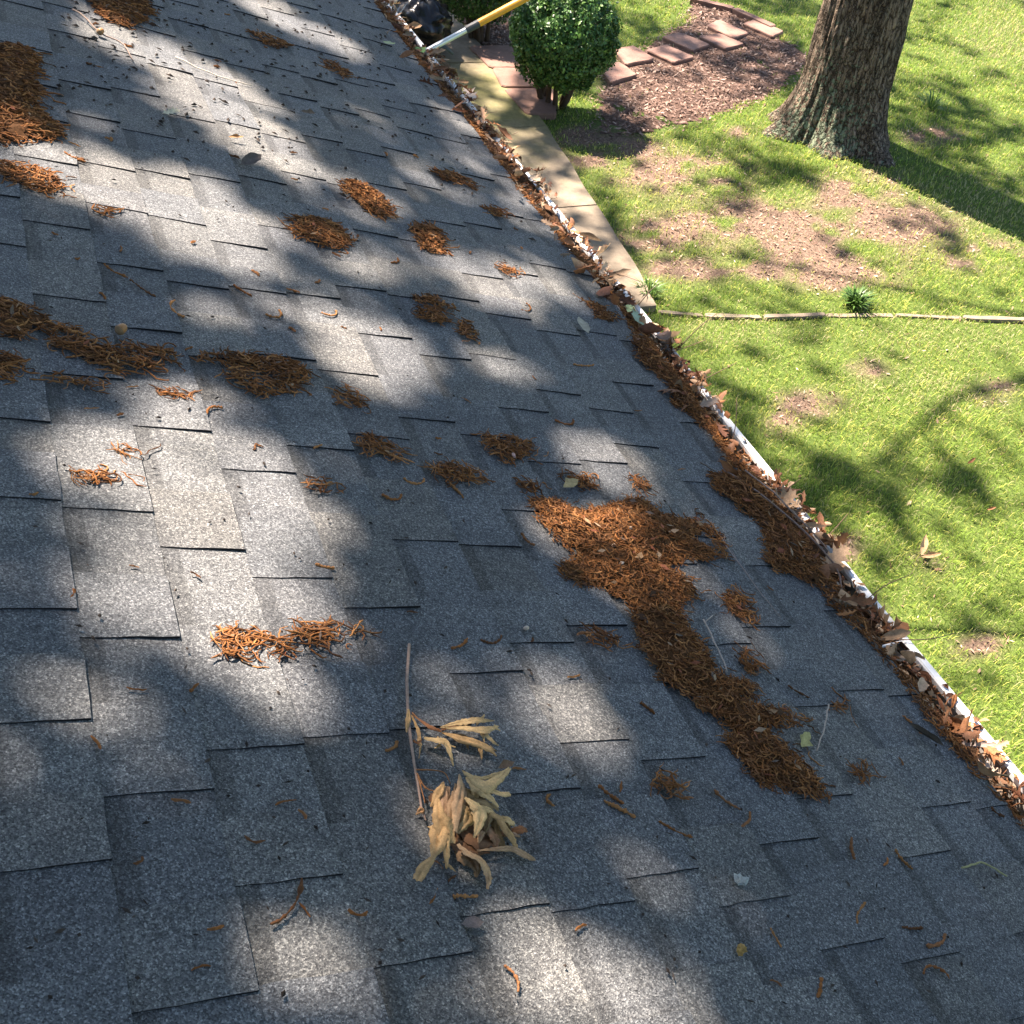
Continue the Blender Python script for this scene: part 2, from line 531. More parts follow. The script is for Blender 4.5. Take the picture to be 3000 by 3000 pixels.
# ------------------------------------------------------------------ ground
DIRT = [(1150, 285, 110, 34), (1290, 330, 130, 40), (1430, 420, 200, 50), (1560, 460, 170, 46), (1600, 520, 110, 30), (1620, 360, 90, 40),
        (1240, 440, 90, 30), (1700, 420, 110, 40), (1850, 480, 80, 30), (1300, 505, 90, 22), (1760, 255, 60, 16), (1400, 250, 30, 12), (1530, 760, 60, 26), (1480, 800, 40, 22),
        (1640, 690, 40, 16), (1880, 740, 40, 24), (1600, 1160, 60, 26), (1590, 1030, 40, 20), (1760, 1060, 40, 18), (1850, 1220, 50, 22),
        (1090, 250, 40, 14), (1450, 510, 60, 14), (1180, 150, 40, 20)]


def dirt_share(x, y):
    P = np.stack([x, y, 0 * x], -1)
    px, py = to_px(P)
    o = np.zeros(len(x))
    for cx, cy, rx, ry in DIRT:
        q = np.sqrt(((px - cx) / rx) ** 2 + ((py - cy) / ry) ** 2)
        o = np.maximum(o, np.clip((1.45 - q) / .9, 0, 1))
    return np.clip(o * np.clip(4.6 * (.6 * fbm(x + 21, y + 5, 2.3) + .4 * vnoise(x, y, 9) - .34), 0, 1), 0, 1)


def ground_z(x, y):
    return .025 * (fbm(x, y, .55) - .5) + .012 * (vnoise(x, y, 3.1) - .5)


xs = np.concatenate([[-300, -120, -40, -12, -4, 0], np.arange(1.2, 15.0, .11), [16, 18, 22, 30, 60, 140, 300]])
ys = np.concatenate([[-300, -100, -30, -8, -3], np.arange(-1.0, 19.0, .11), [20, 22, 26, 34, 60, 140, 300]])
gx, gy = np.meshgrid(xs, ys, indexing='ij')
gv = np.stack([gx.ravel(), gy.ravel(), np.zeros(gx.size)], -1)
inn = (np.abs(gv[:, 0] - 8) < 9) & (np.abs(gv[:, 1] - 9) < 12)
gv[:, 2] = np.where(inn, ground_z(gv[:, 0], gv[:, 1]), 0) - .012
vis = (gv[:, 0] > 1) & (gv[:, 0] < 16) & (gv[:, 1] > -2) & (gv[:, 1] < 20)
ds = np.zeros(len(gv)); ds[vis] = dirt_share(gv[vis, 0], gv[vis, 1])
ny_ = len(ys)
ii, jj = np.meshgrid(np.arange(len(xs) - 1), np.arange(ny_ - 1), indexing='ij')
gf = np.stack([ii * ny_ + jj, (ii + 1) * ny_ + jj, (ii + 1) * ny_ + jj + 1, ii * ny_ + jj + 1], -1).reshape(-1, 4)
lawn = MB().add(gv, gf, np.stack([ds] * 3, -1)).build('lawn', M['ground'], smooth=True)
tag(lawn, kind='structure')

# concrete walkway along the house: right edge measured, slabs with joints
WALK_R = [(800, -10), (850, 20), (925, 108), (1030, 237), (1107, 360), (1191, 488), (1238, 575)]
wr = np.array([at_z(px, py, .03)[:2] for px, py in WALK_R])
wr = wr[np.argsort(wr[:, 1])]
wr[0] = wr[0]


def walk_edge(y):
    return np.interp(y, wr[:, 1], wr[:, 0])


WALK_END = float(at_z(1240, 578, .03)[1])       # the walk stops here
root = empty('concrete_walkway')
tag(root, kind='structure')
yy = WALK_END
k = 0
while yy < 22:
    y1 = yy + 1.5
    t = np.linspace(yy + .006, y1 - .006, 14)
    xr = walk_edge(np.minimum(t, wr[-1, 1])) + .006 * np.sin(t * 7)
    xl = np.full_like(t, 2.75)
    a = np.linspace(0, 1, 12)
    X = xl[:, None] * (1 - a) + xr[:, None] * a
    Y = np.repeat(t[:, None], 12, 1)
    Z = .035 + .004 * (vnoise(X, Y, 1.7) - .5) + 0.003 * (k % 2)
    Vt = np.stack([X, Y, Z], -1).reshape(-1, 3)
    Vb = Vt.copy(); Vb[:, 2] = -.08
    n2 = 12
    i, j = np.meshgrid(np.arange(13), np.arange(11), indexing='ij')
    F = np.stack([i * n2 + j, i * n2 + j + 1, (i + 1) * n2 + j + 1, (i + 1) * n2 + j], -1).reshape(-1, 4)[:, ::-1]
    per = [q for q in range(11)] + [q * n2 + 11 for q in range(13)] + [13 * n2 + q for q in range(11, 0, -1)] + [q * n2 for q in range(13, 0, -1)]
    nv = len(Vt)
    SF = np.array([[per[q], per[(q + 1) % len(per)], per[(q + 1) % len(per)] + nv, per[q] + nv] for q in range(len(per))])
    moss = np.clip((Vt[:, 1] - 8.0) / 1.4, 0, 1) * np.clip((11.0 - Vt[:, 1]) / 1.0, .1, 1)
    MB().add(np.concatenate([Vt, Vb]), [F, SF], np.tile(np.concatenate([moss, moss])[:, None], (1, 3))).build('walkway_slab', M['concrete'], root)
    yy = y1
    k += 1

# mulch bed round the stepping stones
BED = [(1210, 92), (1160, 118), (1130, 168), (1120, 250), (1170, 262), (1250, 243), (1330, 226), (1440, 190), (1490, 160), (1530, 120), (1508, 88), (1450, 60), (1382, 18), (1330, -4), (1300, 0), (1290, 40)]


def poly_inside(px, py, poly):
    px = np.asarray(px, float); py = np.asarray(py, float)
    c = np.zeros(px.shape, bool)
    n = len(poly)
    for i in range(n):
        x1, y1 = poly[i]; x2, y2 = poly[(i + 1) % n]
        with np.errstate(divide='ignore', invalid='ignore'):
            c ^= ((y1 > py) != (y2 > py)) & (px < (x2 - x1) * (py - y1) / (y2 - y1) + x1)
    return c


bedw = [tuple(at_z(px, py, .0)[:2]) for px, py in BED]
SHADEBED = [tuple(at_z(px, py, .0)[:2]) for px, py in [(800, -30), (850, 20), (925, 108), (1000, 130), (1010, -30)]]


def fill_patch(poly, name, mat, z0, amp, step=.06):
    p = np.array(poly)
    X, Y = np.meshgrid(np.arange(p[:, 0].min(), p[:, 0].max(), step), np.arange(p[:, 1].min(), p[:, 1].max(), step), indexing='ij')
    ins = poly_inside(X + .06 * (vnoise(X, Y, 5) - .5), Y + .1 * (vnoise(X, Y, 4) - .5), poly)
    Z = z0 + amp * (fbm(X, Y, 6))
    idx = -np.ones(X.shape, int)
    cell = ins[:-1, :-1] & ins[1:, :-1] & ins[:-1, 1:] & ins[1:, 1:]
    V = np.stack([X, Y, Z], -1).reshape(-1, 3)
    ny = X.shape[1]
    ci, cj = np.nonzero(cell)
    F = np.stack([ci * ny + cj, (ci + 1) * ny + cj, (ci + 1) * ny + cj + 1, ci * ny + cj + 1], -1)
    used = np.unique(F)
    mp = -np.ones(len(V), int); mp[used] = np.arange(len(used))
    return MB().add(V[used], mp[F]).build(name, mat, smooth=True)


tag(fill_patch(bedw, 'mulch_bed', M['mulch'], -.010, .016), kind='structure')
tag(fill_patch(SHADEBED, 'planting_bed', M['mulch'], .0, .02), kind='structure')

# ------------------------------------------------------------------ house: roof, shingles, gutter
house = empty('house', (0, 0, 0))
tag(house, 'house with grey asphalt shingle roof and a white leaf-filled gutter', 'house')
# roof deck under the shingles (both slopes)
Y0, Y1 = -4.0, 14.0
RIDGE_S = -3.2
def slab(name, pts, th, mat, parent):
    P = np.array(pts); Q = P - np.array([0, 0, th])
    return MB().add(np.concatenate([P, Q]), [np.array([[0, 1, 2, 3], [7, 6, 5, 4]]), np.array([[i, i + 4, (i + 1) % 4 + 4, (i + 1) % 4] for i in range(4)])]).build(name, mat, parent)


def RPF(s, y, h):       # without the sag
    return CAM - HN * ND + s * DD + np.array([0, y, 0]) + h * ND


rid = RPF(RIDGE_S, 0, -.02)
far_ = np.array([rid[0] * 2 - RPF(EAVE_S - .03, 0, -.02)[0], 0, RPF(EAVE_S - .03, 0, -.02)[2]])
roof = slab('roof', [RPF(RIDGE_S, Y0, -.02), RPF(EAVE_S - .03, Y0, -.02), RPF(EAVE_S - .03, Y1, -.02), RPF(RIDGE_S, Y1, -.02)], .02, M['deck'], house)
slab('rear_roof', [far_ + [0, Y0, 0], rid + [0, Y0, 0], rid + [0, Y1, 0], far_ + [0, Y1, 0]], .02, M['deck'], house)
EX, EZ = float(RPF(EAVE_S, 0, 0)[0]), float(RPF(EAVE_S, 0, 0)[2])
MB().add(*box((EX - .045, (Y0 + Y1) / 2, EZ - .115), (.022, Y1 - Y0, .17))).build('fascia', M['gutter'], house)
MB().add(*box((EX - .26, (Y0 + Y1) / 2, EZ - .19), (.40, Y1 - Y0, .012))).build('soffit', M['gutter'], house)
for q in range(11):
    V, F = box((EX - .46 + .004 * (q % 2), (Y0 + Y1) / 2, .1 + .19 * q), (.02, Y1 - Y0 - .4, .188), rot_axis((0, 1, 0), math.radians(-2)))
    MB().add(V, F).build('siding_board', M['siding'], house)
MB().add(*box((EX - .46 - 3.2, (Y0 + Y1) / 2, 1.05), (6.3, Y1 - Y0 - .5, 2.1))).build('wall', M['siding'], house)

# shingle tabs. Near edges of raised tabs measured from the photograph: (s, y) of the edge's upper end
SEG = [(15.5, 629, 212, 673), (217, 590, 400, 625), (410, 627, 590, 660), (0, 122, 109, 147.5), (181, 238, 342, 269), (259, 758, 455, 796), (471, 815, 629, 846), (305, 945, 520, 978),
       (49, 845, 279, 880), (0, 1225, 111, 1238), (655, 1367, 880, 1396), (474, 1598, 735, 1616), (166, 1485, 440, 1510), (0, 1466, 150, 1470), (761, 1686, 1000, 1694),
       (233, 1874, 533, 1875), (0, 1792, 171, 1794), (1176, 1220, 1342, 1241), (1041, 1775, 1259, 1784), (1362, 1970, 1554, 1974), (1776, 1111, 1885, 1136), (1782, 1296, 1911, 1310),
       (310, 2334, 647, 2322), (0, 2562, 331, 2523), (626, 2201, 911, 2185), (732, 2605, 1000, 2572), (414, 2967, 766, 2916), (0, 2123, 259, 2115), (1505, 2327, 1719, 2318),
       (1662, 2669, 1888, 2644), (1142, 2834, 1419, 2800), (1870, 2573, 2000, 2558), (2140, 2656, 2331, 2626), (2432, 2789, 2598, 2744), (2243, 2472, 2404, 2456), (2647, 2820, 2800, 2795),
       (1673, 2185, 1849, 2171), (1892, 2226, 2075, 2226), (2030, 1410, 2070, 1414), (1688, 1190, 1820, 1205), (1171, 1577, 1360, 1590), (1360, 1591, 1538, 1603), (1321, 1893, 1500, 1899),
       (1460, 1480, 1570, 1495), (1580, 1350, 1690, 1362), (1450, 1193, 1600, 1211), (845, 1303, 1000, 1324), (880, 860, 1000, 880), (1000, 1090, 1115, 1110), (1240, 1042, 1385, 1068)]
forced = {}
for x0, y0, x1, y1 in SEG:
    s0, ya = roof_sy(x0 / K, y0 / K); s1, yb = roof_sy(x1 / K, y1 / K)
    k = round((s1 - EXPO - COURSE0) / EXPO)
    forced.setdefault(k, []).append((ya + yb) / 2)

TINTS = [(.146, .147, .150), (.154, .153, .152), (.138, .140, .146), (.160, .156, .150), (.142, .142, .146), (.150, .145, .139), (.130, .133, .139)]


TONE = (.85, .905, .94)


def piece_grid(s0, s1, ya, yb, h0, h1, thick, band=None, taper=0.0, tint=None, seed=0):
    """one piece of shingle: a slightly uneven sheet with cut edges"""
    r = np.random.default_rng(seed)
    ns = 6
    sv = np.linspace(s0, s1, ns)
    if band is not None:
        sv = np.array([s0, s0 + band * .8, s0 + band, s0 + band + .004, (s0 + s1) / 2 + .02, s1])
    wob_a = r.normal(0, .0008, ns); wob_b = r.normal(0, .0008, ns)
    f = (sv - s0) / (s1 - s0)
    la = ya + taper * f + wob_a; lb = yb - taper * f + wob_b
    nyq = 4
    g = np.linspace(0, 1, nyq)
    S = np.repeat(sv[:, None], nyq, 1)
    S[-1] += r.normal(0, .0008, nyq)
    Y = la[:, None] * (1 - g) + lb[:, None] * g
    lift = r.normal(0, .0007, 2)
    Hh = (h0 + (h1 - h0) * f)[:, None] + f[:, None] * (lift[0] * (1 - g) + lift[1] * g)
    top = RP(S, Y, Hh)
    bot = RP(S, Y, Hh - thick)
    V = np.concatenate([top.reshape(-1, 3), bot.reshape(-1, 3)])
    i, j = np.meshgrid(np.arange(ns - 1), np.arange(nyq - 1), indexing='ij')
    T = np.stack([i * nyq + j, (i + 1) * nyq + j, (i + 1) * nyq + j + 1, i * nyq + j + 1], -1).reshape(-1, 4)
    nv = ns * nyq
    per = [q * nyq for q in range(ns)] + [(ns - 1) * nyq + q for q in range(1, nyq)] + [q * nyq + nyq - 1 for q in range(ns - 2, -1, -1)] + [q for q in range(nyq - 2, 0, -1)]
    SF = np.array([[per[q], per[q] + nv, per[(q + 1) % len(per)] + nv, per[(q + 1) % len(per)]] for q in range(len(per))])
    tint = np.array(tint)
    C = np.tile(tint, (nv, 1)).reshape(ns, nyq, 3)
    if band is not None:
        C[:3] *= .66          # the darker granule stripe printed along the head of the lower layer
    C = np.concatenate([C.reshape(-1, 3)] * 2)
    return V, T, SF, C


pieces = []
r2 = random.Random(5)
kmin = int(math.floor((RIDGE_S - COURSE0) / EXPO)) + 1
kmax = int(math.ceil((EAVE_S - COURSE0) / EXPO))
for k in range(kmin, kmax):
    s0 = COURSE0 + k * EXPO
    s1 = min(s0 + EXPO, EAVE_S)
    if s1 - s0 < .03:
        continue
    marks = sorted(forced.get(k, []))
    edges = [Y0 - r2.uniform(0, .3)]
    for m_ in marks + [Y1]:
        gap = m_ - edges[-1]
        if gap < .09:
            continue
        n = max(1, round(gap / .30))
        cuts = np.cumsum([r2.uniform(.7, 1.3) for _ in range(n)])
        cuts = cuts / cuts[-1] * gap
        base = edges[-1]
        edges += [base + c for c in cuts]
    for a, b in zip(edges[:-1], edges[1:]):
        wt = (b - a) * r2.uniform(.42, .62)
        tb = TINTS[r2.randrange(len(TINTS))]; v = r2.uniform(.94, 1.08)
        tr = TINTS[r2.randrange(len(TINTS))]; v2 = r2.uniform(.88, 1.04)
        pieces.append((s0, s1, a, a + wt, 'tab', tuple(c * v * g for c, g in zip(tb, TONE))))
        pieces.append((s0, s1, a + wt - .004, b + .004, 'low', tuple(c * v2 * g for c, g in zip(tr, TONE))))


def px_area(p):
    s0, s1, a, b = p[:4]
    q = RP(np.array([s0, s1, s1, s0]), np.array([a, a, b, b]), 0 * np.zeros(4))
    z = (q - CAM) @ W[:, 2]
    if z.min() < .15:
        return 0
    x, y = to_px(q)
    x = np.clip(x, 0, 1932); y = np.clip(y, 0, 1932)
    return abs(np.dot(x, np.roll(y, -1)) - np.dot(y, np.roll(x, -1))) / 2


order = sorted(range(len(pieces)), key=lambda i: -px_area(pieces[i]))
single = set(order[:300])
mass = MB()
for i, (s0, s1, a, b, kind, tint) in enumerate(pieces):
    if kind == 'tab':
        V, T, SF, C = piece_grid(s0 - .012, s1, a, b, .0006, .0068, .0048, None, .0012, tint, i)
    else:
        V, T, SF, C = piece_grid(s0 - .012, s1, a, b, -.0008, .0026, .0035, .012 + .030, 0, tint, i)
    if i in single:
        mb = MB(); mb.add(V, T, C, 0); mb.F.append(SF); mb.MI.append(np.ones(len(SF), int))
        mb.build('shingle', [M['shingle'], M['asphalt']], roof)
    else:
        n0 = mass.n
        mass.add(V, T, C, 0); mass.F.append(SF + n0); mass.MI.append(np.ones(len(SF), int))
tag(mass.build('shingle_field', [M['shingle'], M['asphalt']], roof), kind='stuff')

# gutter: back, floor, front and rolled lip
LIPX, LIPZ = 1.672, 2.272
gut = empty('gutter'); gut.parent = house
prof = [(EX - .034, LIPZ + .02), (EX - .034, LIPZ - .115), (LIPX - .055, LIPZ - .115), (LIPX - .012, LIPZ - .05), (LIPX - .004, LIPZ)]
yg = np.linspace(Y0 + .1, Y1 - .1, 120)


def sheet(prof, ys_, th, wob=0.0):
    P = np.array(prof)
    nP = len(P)
    V = []
    for y in ys_:
        dz = .002 * math.sin(y * 3.1) + .0015 * math.sin(y * 7.7)
        dx = .002 * math.sin(y * 2.3 + 1)
        for x, z in P:
            V.append((x + dx, y, z + dz))
    V = np.array(V)
    i, j = np.meshgrid(np.arange(len(ys_) - 1), np.arange(nP - 1), indexing='ij')
    F = np.stack([i * nP + j, i * nP + j + 1, (i + 1) * nP + j + 1, (i + 1) * nP + j], -1).reshape(-1, 4)
    return V, F


V, F = sheet(prof, yg, 0)
MB().add(V, F).build('trough', M['gutter_in'], gut, smooth=False)
out_prof = [(EX - .034, LIPZ - .1175), (LIPX - .052, LIPZ - .1175), (LIPX - .0095, LIPZ - .052), (LIPX - .0015, LIPZ - .004)]
V, F = sheet(out_prof, yg, 0)
MB().add(V, F).build('front_face', M['gutter'], gut)
lip_prof = [(LIPX - .012, LIPZ - .010), (LIPX - .0125, LIPZ + .002), (LIPX - .009, LIPZ + .0055), (LIPX + .005, LIPZ + .0055), (LIPX + .009, LIPZ + .002), (LIPX + .009, LIPZ - .010)]
segs = [(Y0 + .1, .81), (.813, 3.86), (3.863, 6.91), (6.913, Y1 - .1)]
for a, b in segs:
    V, F = sheet(lip_prof, np.linspace(a, b, 60), 0)
    MB().add(V, F).build('lip', M['gutter'], gut)
for y in np.arange(Y0 + .4, Y1, .61):
    V, F = tube([(EX - .03, y, LIPZ - .004), (LIPX - .0135, y, LIPZ - .002)], .0035, 6)
    MB().add(V, F).build('hanger_spike', M['gutter'], gut)

# rotted mass in the gutter
COVER = sorted((float(at_z(px, py, LIPZ)[1]), c) for px, py, c in [(730, 0, .7), (760, 40, .6), (800, 88, .4), (825, 112, 1.0), (900, 200, 1.1), (945, 260, 1.0), (975, 300, .8), (1015, 345, .9), (1040, 385, 1.0), (1070, 415, .8), (1090, 440, .5),
                (1120, 480, .8), (1160, 525, .7), (1195, 565, .8), (1215, 590, .3), (1245, 635, 1.0), (1300, 700, 1.0), (1360, 775, .9), (1385, 812, .2), (1440, 880, .25), (1470, 920, 1.0), (1580, 1040, .95), (1600, 1075, .35), (1650, 1130, .25),
                (1690, 1195, .6), (1720, 1215, .35), (1790, 1300, .2), (1850, 1375, .4), (1900, 1430, .15), (2000, 1560, .2)])


def cover(y):
    return np.interp(y, [c[0] for c in COVER], [c[1] for c in COVER])


def gutter_level(y):
    return LIPZ - .028 + .044 * cover(y) + .022 * (vnoise(y, 0 * y + 3.3, 2.2) - .5) + .02 * (vnoise(y, 0 * y + 8.1, 7) - .5)


yq = np.arange(-.6, 8.5, .018)
aq = np.linspace(0, 1, 11)
YY, AA = np.meshgrid(yq, aq, indexing='ij')
XX = EX - .030 + AA * (LIPX - .016 - EX + .030)
ZZ = gutter_level(YY) - .010 * AA + .014 * (vnoise(XX * 1.0, YY, 38) - .5) - .03 * np.clip(AA - .72, 0, 1) / .28 * (vnoise(YY, YY * 0, 1.3))
n2 = len(aq)
i, j = np.meshgrid(np.arange(len(yq) - 1), np.arange(n2 - 1), indexing='ij')
F = np.stack([i * n2 + j, (i + 1) * n2 + j, (i + 1) * n2 + j + 1, i * n2 + j + 1], -1).reshape(-1, 4)
gd = MB(); gd.add(np.stack([XX, YY, ZZ], -1).reshape(-1, 3), F)
tag(gd.build('gutter_muck', M['debris'], smooth=True), 'dark rotted leaf mould filling the whole gutter trough', 'leaf mould', kind='stuff')


# ------------------------------------------------------------------ catkins
def catkin_pts(s, y, ang, L, curl, h, r, n=7, wig=.25):
    a = ang
    P = [(s, y)]
    st = L / (n - 1)
    for q in range(n - 1):
        a += curl / (n - 1) + r.normal(0, wig)
        P.append((P[-1][0] + st * math.cos(a), P[-1][1] + st * math.sin(a)))
    P = np.array(P)
    return P


CAT_COL = np.array([(.28, .118, .040), (.21, .088, .032), (.35, .170, .064), (.13, .060, .028), (.25, .118, .052)])


def add_catkin(mb, s, y, ang, L, rad, curl, h, r, sides=4, n=7, wig=.22, hgt=None, col=None, bead=.22):
    P = catkin_pts(s, y, ang, L, curl, h, r, n, wig)
    hh = h + rad + .004 + (hgt if hgt is not None else 0) + r.normal(0, rad * .4, len(P))
    hh = np.maximum(hh, rad + .003)
    pts = RP(P[:, 0], P[:, 1], hh)
    R = rad * (1 + bead * r.standard_normal(len(P)))
    R[0] *= .7; R[-1] *= .45
    V, F = tube(pts, np.maximum(R, rad * .35), sides)
    c = CAT_COL[r.integers(len(CAT_COL))] * r.uniform(.75, 1.2) if col is None else np.array(col)
    mb.add(V, F, c)


def batch_catkins(mb, S, Y, ang, L, rad, curl, h, r, n=9, sides=4, wig=.46):
    m = len(S)
    if not m:
        return
    inc = curl[:, None] / (n - 1) + r.normal(0, wig, (m, n - 1))
    a = ang[:, None] + np.cumsum(inc, 1)
    st = (L / (n - 1))[:, None]
    ps = np.concatenate([np.zeros((m, 1)), np.cumsum(st * np.cos(a), 1)], 1)
    py = np.concatenate([np.zeros((m, 1)), np.cumsum(st * np.sin(a), 1)], 1)
    ps = ps - ps.mean(1, keepdims=True) + S[:, None]; py = py - py.mean(1, keepdims=True) + Y[:, None]
    hh = h[:, None] + rad[:, None] + .005 + r.normal(0, 1, (m, n)) * rad[:, None] * .5 + np.linspace(-1, 1, n)[None] * r.normal(0, .0018, (m, 1))
    hh = np.maximum(hh, .0045 + rad[:, None])
    P = RP(ps, py, hh)
    T = np.gradient(P, axis=1); T /= np.linalg.norm(T, axis=2, keepdims=True) + 1e-12
    A = np.cross(T, ND); A /= np.linalg.norm(A, axis=2, keepdims=True) + 1e-12
    B = np.cross(T, A)
    Rr = rad[:, None] * np.maximum(1 + .28 * r.standard_normal((m, n)), .4)
    Rr[:, 0] *= .6; Rr[:, -1] *= .4
    th = np.arange(sides) * 2 * math.pi / sides + .5
    V = P[:, :, None] + Rr[:, :, None, None] * (np.cos(th)[:, None] * A[:, :, None] + np.sin(th)[:, None] * B[:, :, None])
    c = CAT_COL[r.integers(len(CAT_COL), size=m)] * r.uniform(.6, 1.3, (m, 1))
    i = np.arange(m)[:, None, None] * (n * sides) + np.arange(n - 1)[None, :, None] * sides
    j = np.arange(sides)[None, None]; k = (j + 1) % sides
    F = np.stack([i + j, i + k, i + sides + k, i + sides + j], -1).reshape(-1, 4)
    mb.add(V.reshape(-1, 3), F, np.repeat(c, n * sides, 0))


def px_poly_to_roof(poly):
    return [roof_sy(*p) for p in poly]


def edge_dist(S, Y, poly):
    dmin = np.full(len(S), 9.0)
    n = len(poly)
    for i in range(n):
        a = np.array(poly[i]); b = np.array(poly[(i + 1) % n])
        ab = b - a
        t = np.clip(((S - a[0]) * ab[0] + (Y - a[1]) * ab[1]) / (ab @ ab + 1e-9), 0, 1)
        dmin = np.minimum(dmin, np.hypot(S - a[0] - t * ab[0], Y - a[1] - t * ab[1]))
    return dmin


def heap(name, poly_px, label, hmax=.012, cover=2.2, ang=0.0, spread=.6, rad=.0017, L=(.035, .07), seed=1, cat='catkin heap', group='catkin heaps on the shingles', base=True):
    """a heap of tangled catkins lying on the roof"""
    r = np.random.default_rng(seed)
    poly = px_poly_to_roof(poly_px)
    p = np.array(poly)
    lo, hi = p.min(0), p.max(0)
    x = p[:, 0]; y = p[:, 1]
    area = abs(np.dot(x, np.roll(y, -1)) - np.dot(y, np.roll(x, -1))) / 2
    n = int(cover * area / (np.mean(L) * rad * 2)) + 3
    mb = MB()
    if base and hmax >= .014:
        stp = .011
        SX, SY = np.meshgrid(np.arange(lo[0], hi[0], stp), np.arange(lo[1], hi[1], stp), indexing='ij')
        ed = edge_dist(SX.ravel(), SY.ravel(), poly).reshape(SX.shape)
        ins = poly_inside(SX, SY, poly) & (ed > .012 * vnoise(SX, SY, 28) + .004)
        hh = np.minimum(ed * .45, hmax) * .75 + .006 * (vnoise(SX, SY, 45) - .5) * (ed > .01) + .001
        V = RP(SX, SY, hh + .003).reshape(-1, 3)
        nyy = SX.shape[1]
        cell = ins[:-1, :-1] & ins[1:, :-1] & ins[:-1, 1:] & ins[1:, 1:]
        ci, cj = np.nonzero(cell)
        if len(ci):
            Fq = np.stack([ci * nyy + cj, (ci + 1) * nyy + cj, (ci + 1) * nyy + cj + 1, ci * nyy + cj + 1], -1)
            used = np.unique(Fq); mp = -np.ones(len(V), int); mp[used] = np.arange(len(used))
            mb.add(V[used], mp[Fq], np.array((.10, .048, .02)))
    for rnd in range(6):
        S_ = r.uniform(lo[0], hi[0], n * 2); Y_ = r.uniform(lo[1], hi[1], n * 2)
        k_ = poly_inside(S_, Y_, poly)
        if rnd == 0: SS, YS = S_[k_], Y_[k_]
        else: SS, YS = np.r_[SS, S_[k_]], np.r_[YS, Y_[k_]]
        if len(SS) >= n: break
    SS, YS = SS[:n], YS[:n]
    ed = edge_dist(SS, YS, poly)
    rag = vnoise(SS, YS, 28)
    k_ = ((ed > .022 * rag) | (r.random(len(SS)) < .3)) & ((hmax > .025) | (vnoise(SS + 3, YS, 24) > .30) | (r.random(len(SS)) < .25))
    if k_.sum() < .45 * len(k_):
        k_ = r.random(len(k_)) < .7
    if not k_.any():
        k_[:] = True
    SS, YS, ed = SS[k_], YS[k_], ed[k_]
    ns_ = int(len(SS) * .16)
    far_s = r.integers(len(SS), size=ns_)
    far_s = far_s[ed[far_s] < .03]
    SS = np.r_[SS, SS[far_s] + np.abs(r.normal(0, .022, len(far_s)))]; YS = np.r_[YS, YS[far_s] + r.normal(0, .014, len(far_s))]; ed = np.r_[ed, 0 * far_s]
    hh = np.minimum(ed * .45, hmax) * r.uniform(.25, 1.15, len(SS))
    batch_catkins(mb, SS, YS, ang + r.normal(0, spread, len(SS)) + math.pi * (r.random(len(SS)) < .5), r.uniform(L[0], L[1], len(SS)), rad * r.uniform(.7, 1.3, len(SS)), r.normal(0, 1.7, len(SS)), hh * .85, r)
    done = n
    tries = 0
    while done < n and tries < n * 30:
        tries += 1
        s, yv = r.uniform(lo[0], hi[0]), r.uniform(lo[1], hi[1])
        if not poly_inside(np.array([s]), np.array([yv]), poly)[0]:
            continue
        ed = float(edge_dist(np.array([s]), np.array([yv]), poly)[0])
        h = min(ed * .45, hmax) * r.uniform(.25, 1.15)
        Lc = r.uniform(*L)
        a = ang + r.normal(0, spread) + (math.pi if r.random() < .5 else 0)
        c0 = catkin_pts(s, yv, a, Lc, 0, 0, r, 2, 0)
        add_catkin(mb, s - math.cos(a) * Lc * .5, yv - math.sin(a) * Lc * .5, a, Lc, rad * r.uniform(.7, 1.3), r.normal(0, .9), h, r, 4 if rad > .002 else 3, 7, .25)
        done += 1
    nf = int(n * (.025 if hmax < .02 else .018))
    for q in range(nf):
        b_ = r.integers(len(SS)); hq = min(float(ed[b_]) * .45, hmax) + .008
        P0 = RP(SS[b_], YS[b_], hq); a = r.uniform(0, 6.28); Lq = r.uniform(.004, .014)
        dv = (DD * math.cos(a) + np.array([0, 1, 0]) * math.sin(a) + ND * r.normal(0, .3)) * Lq; w_ = np.cross(dv, ND + r.normal(0, .4, 3)) * r.uniform(.2, .5)
        mb.add(np.array([P0 - dv, P0 + w_, P0 + dv, P0 - w_]), np.array([[0, 1, 2], [0, 2, 3]]), np.array([(.28, .18, .10), (.07, .04, .025), (.32, .23, .15), (.24, .09, .05), (.13, .10, .08)][r.integers(5)]))
    o = mb.build(name, M['catkin'])
    return tag(o, label, cat, group, 'stuff' if n > 60 else None)


# large drift, three overlapping lobes like one heap down towards the gutter
MAIN = [(1000, 945), (1035, 935), (1090, 962), (1130, 958), (1185, 940), (1215, 945), (1245, 975), (1300, 985), (1340, 1000), (1300, 1020), (1345, 1040), (1360, 1058), (1290, 1062), (1265, 1075), (1310, 1110),
        (1300, 1135), (1280, 1150), (1300, 1190), (1335, 1230), (1350, 1270), (1420, 1290), (1440, 1310), (1400, 1325), (1500, 1345), (1540, 1362), (1480, 1375), (1455, 1385), (1500, 1425), (1540, 1465),
        (1560, 1490), (1530, 1505), (1480, 1490), (1430, 1480), (1400, 1460), (1385, 1430), (1362, 1400), (1370, 1375), (1330, 1345), (1280, 1310), (1235, 1290), (1230, 1265), (1205, 1220), (1195, 1180),
        (1185, 1150), (1140, 1115), (1095, 1105), (1050, 1085), (1062, 1055), (1085, 1045), (1050, 1020), (1020, 990)]
heap('catkin_drift', MAIN, 'largest tangled brown catkin drift running down the shingles towards the gutter', .030, 2.6, .25, .9, .00108, (.022, .05), 3, 'catkin drift')

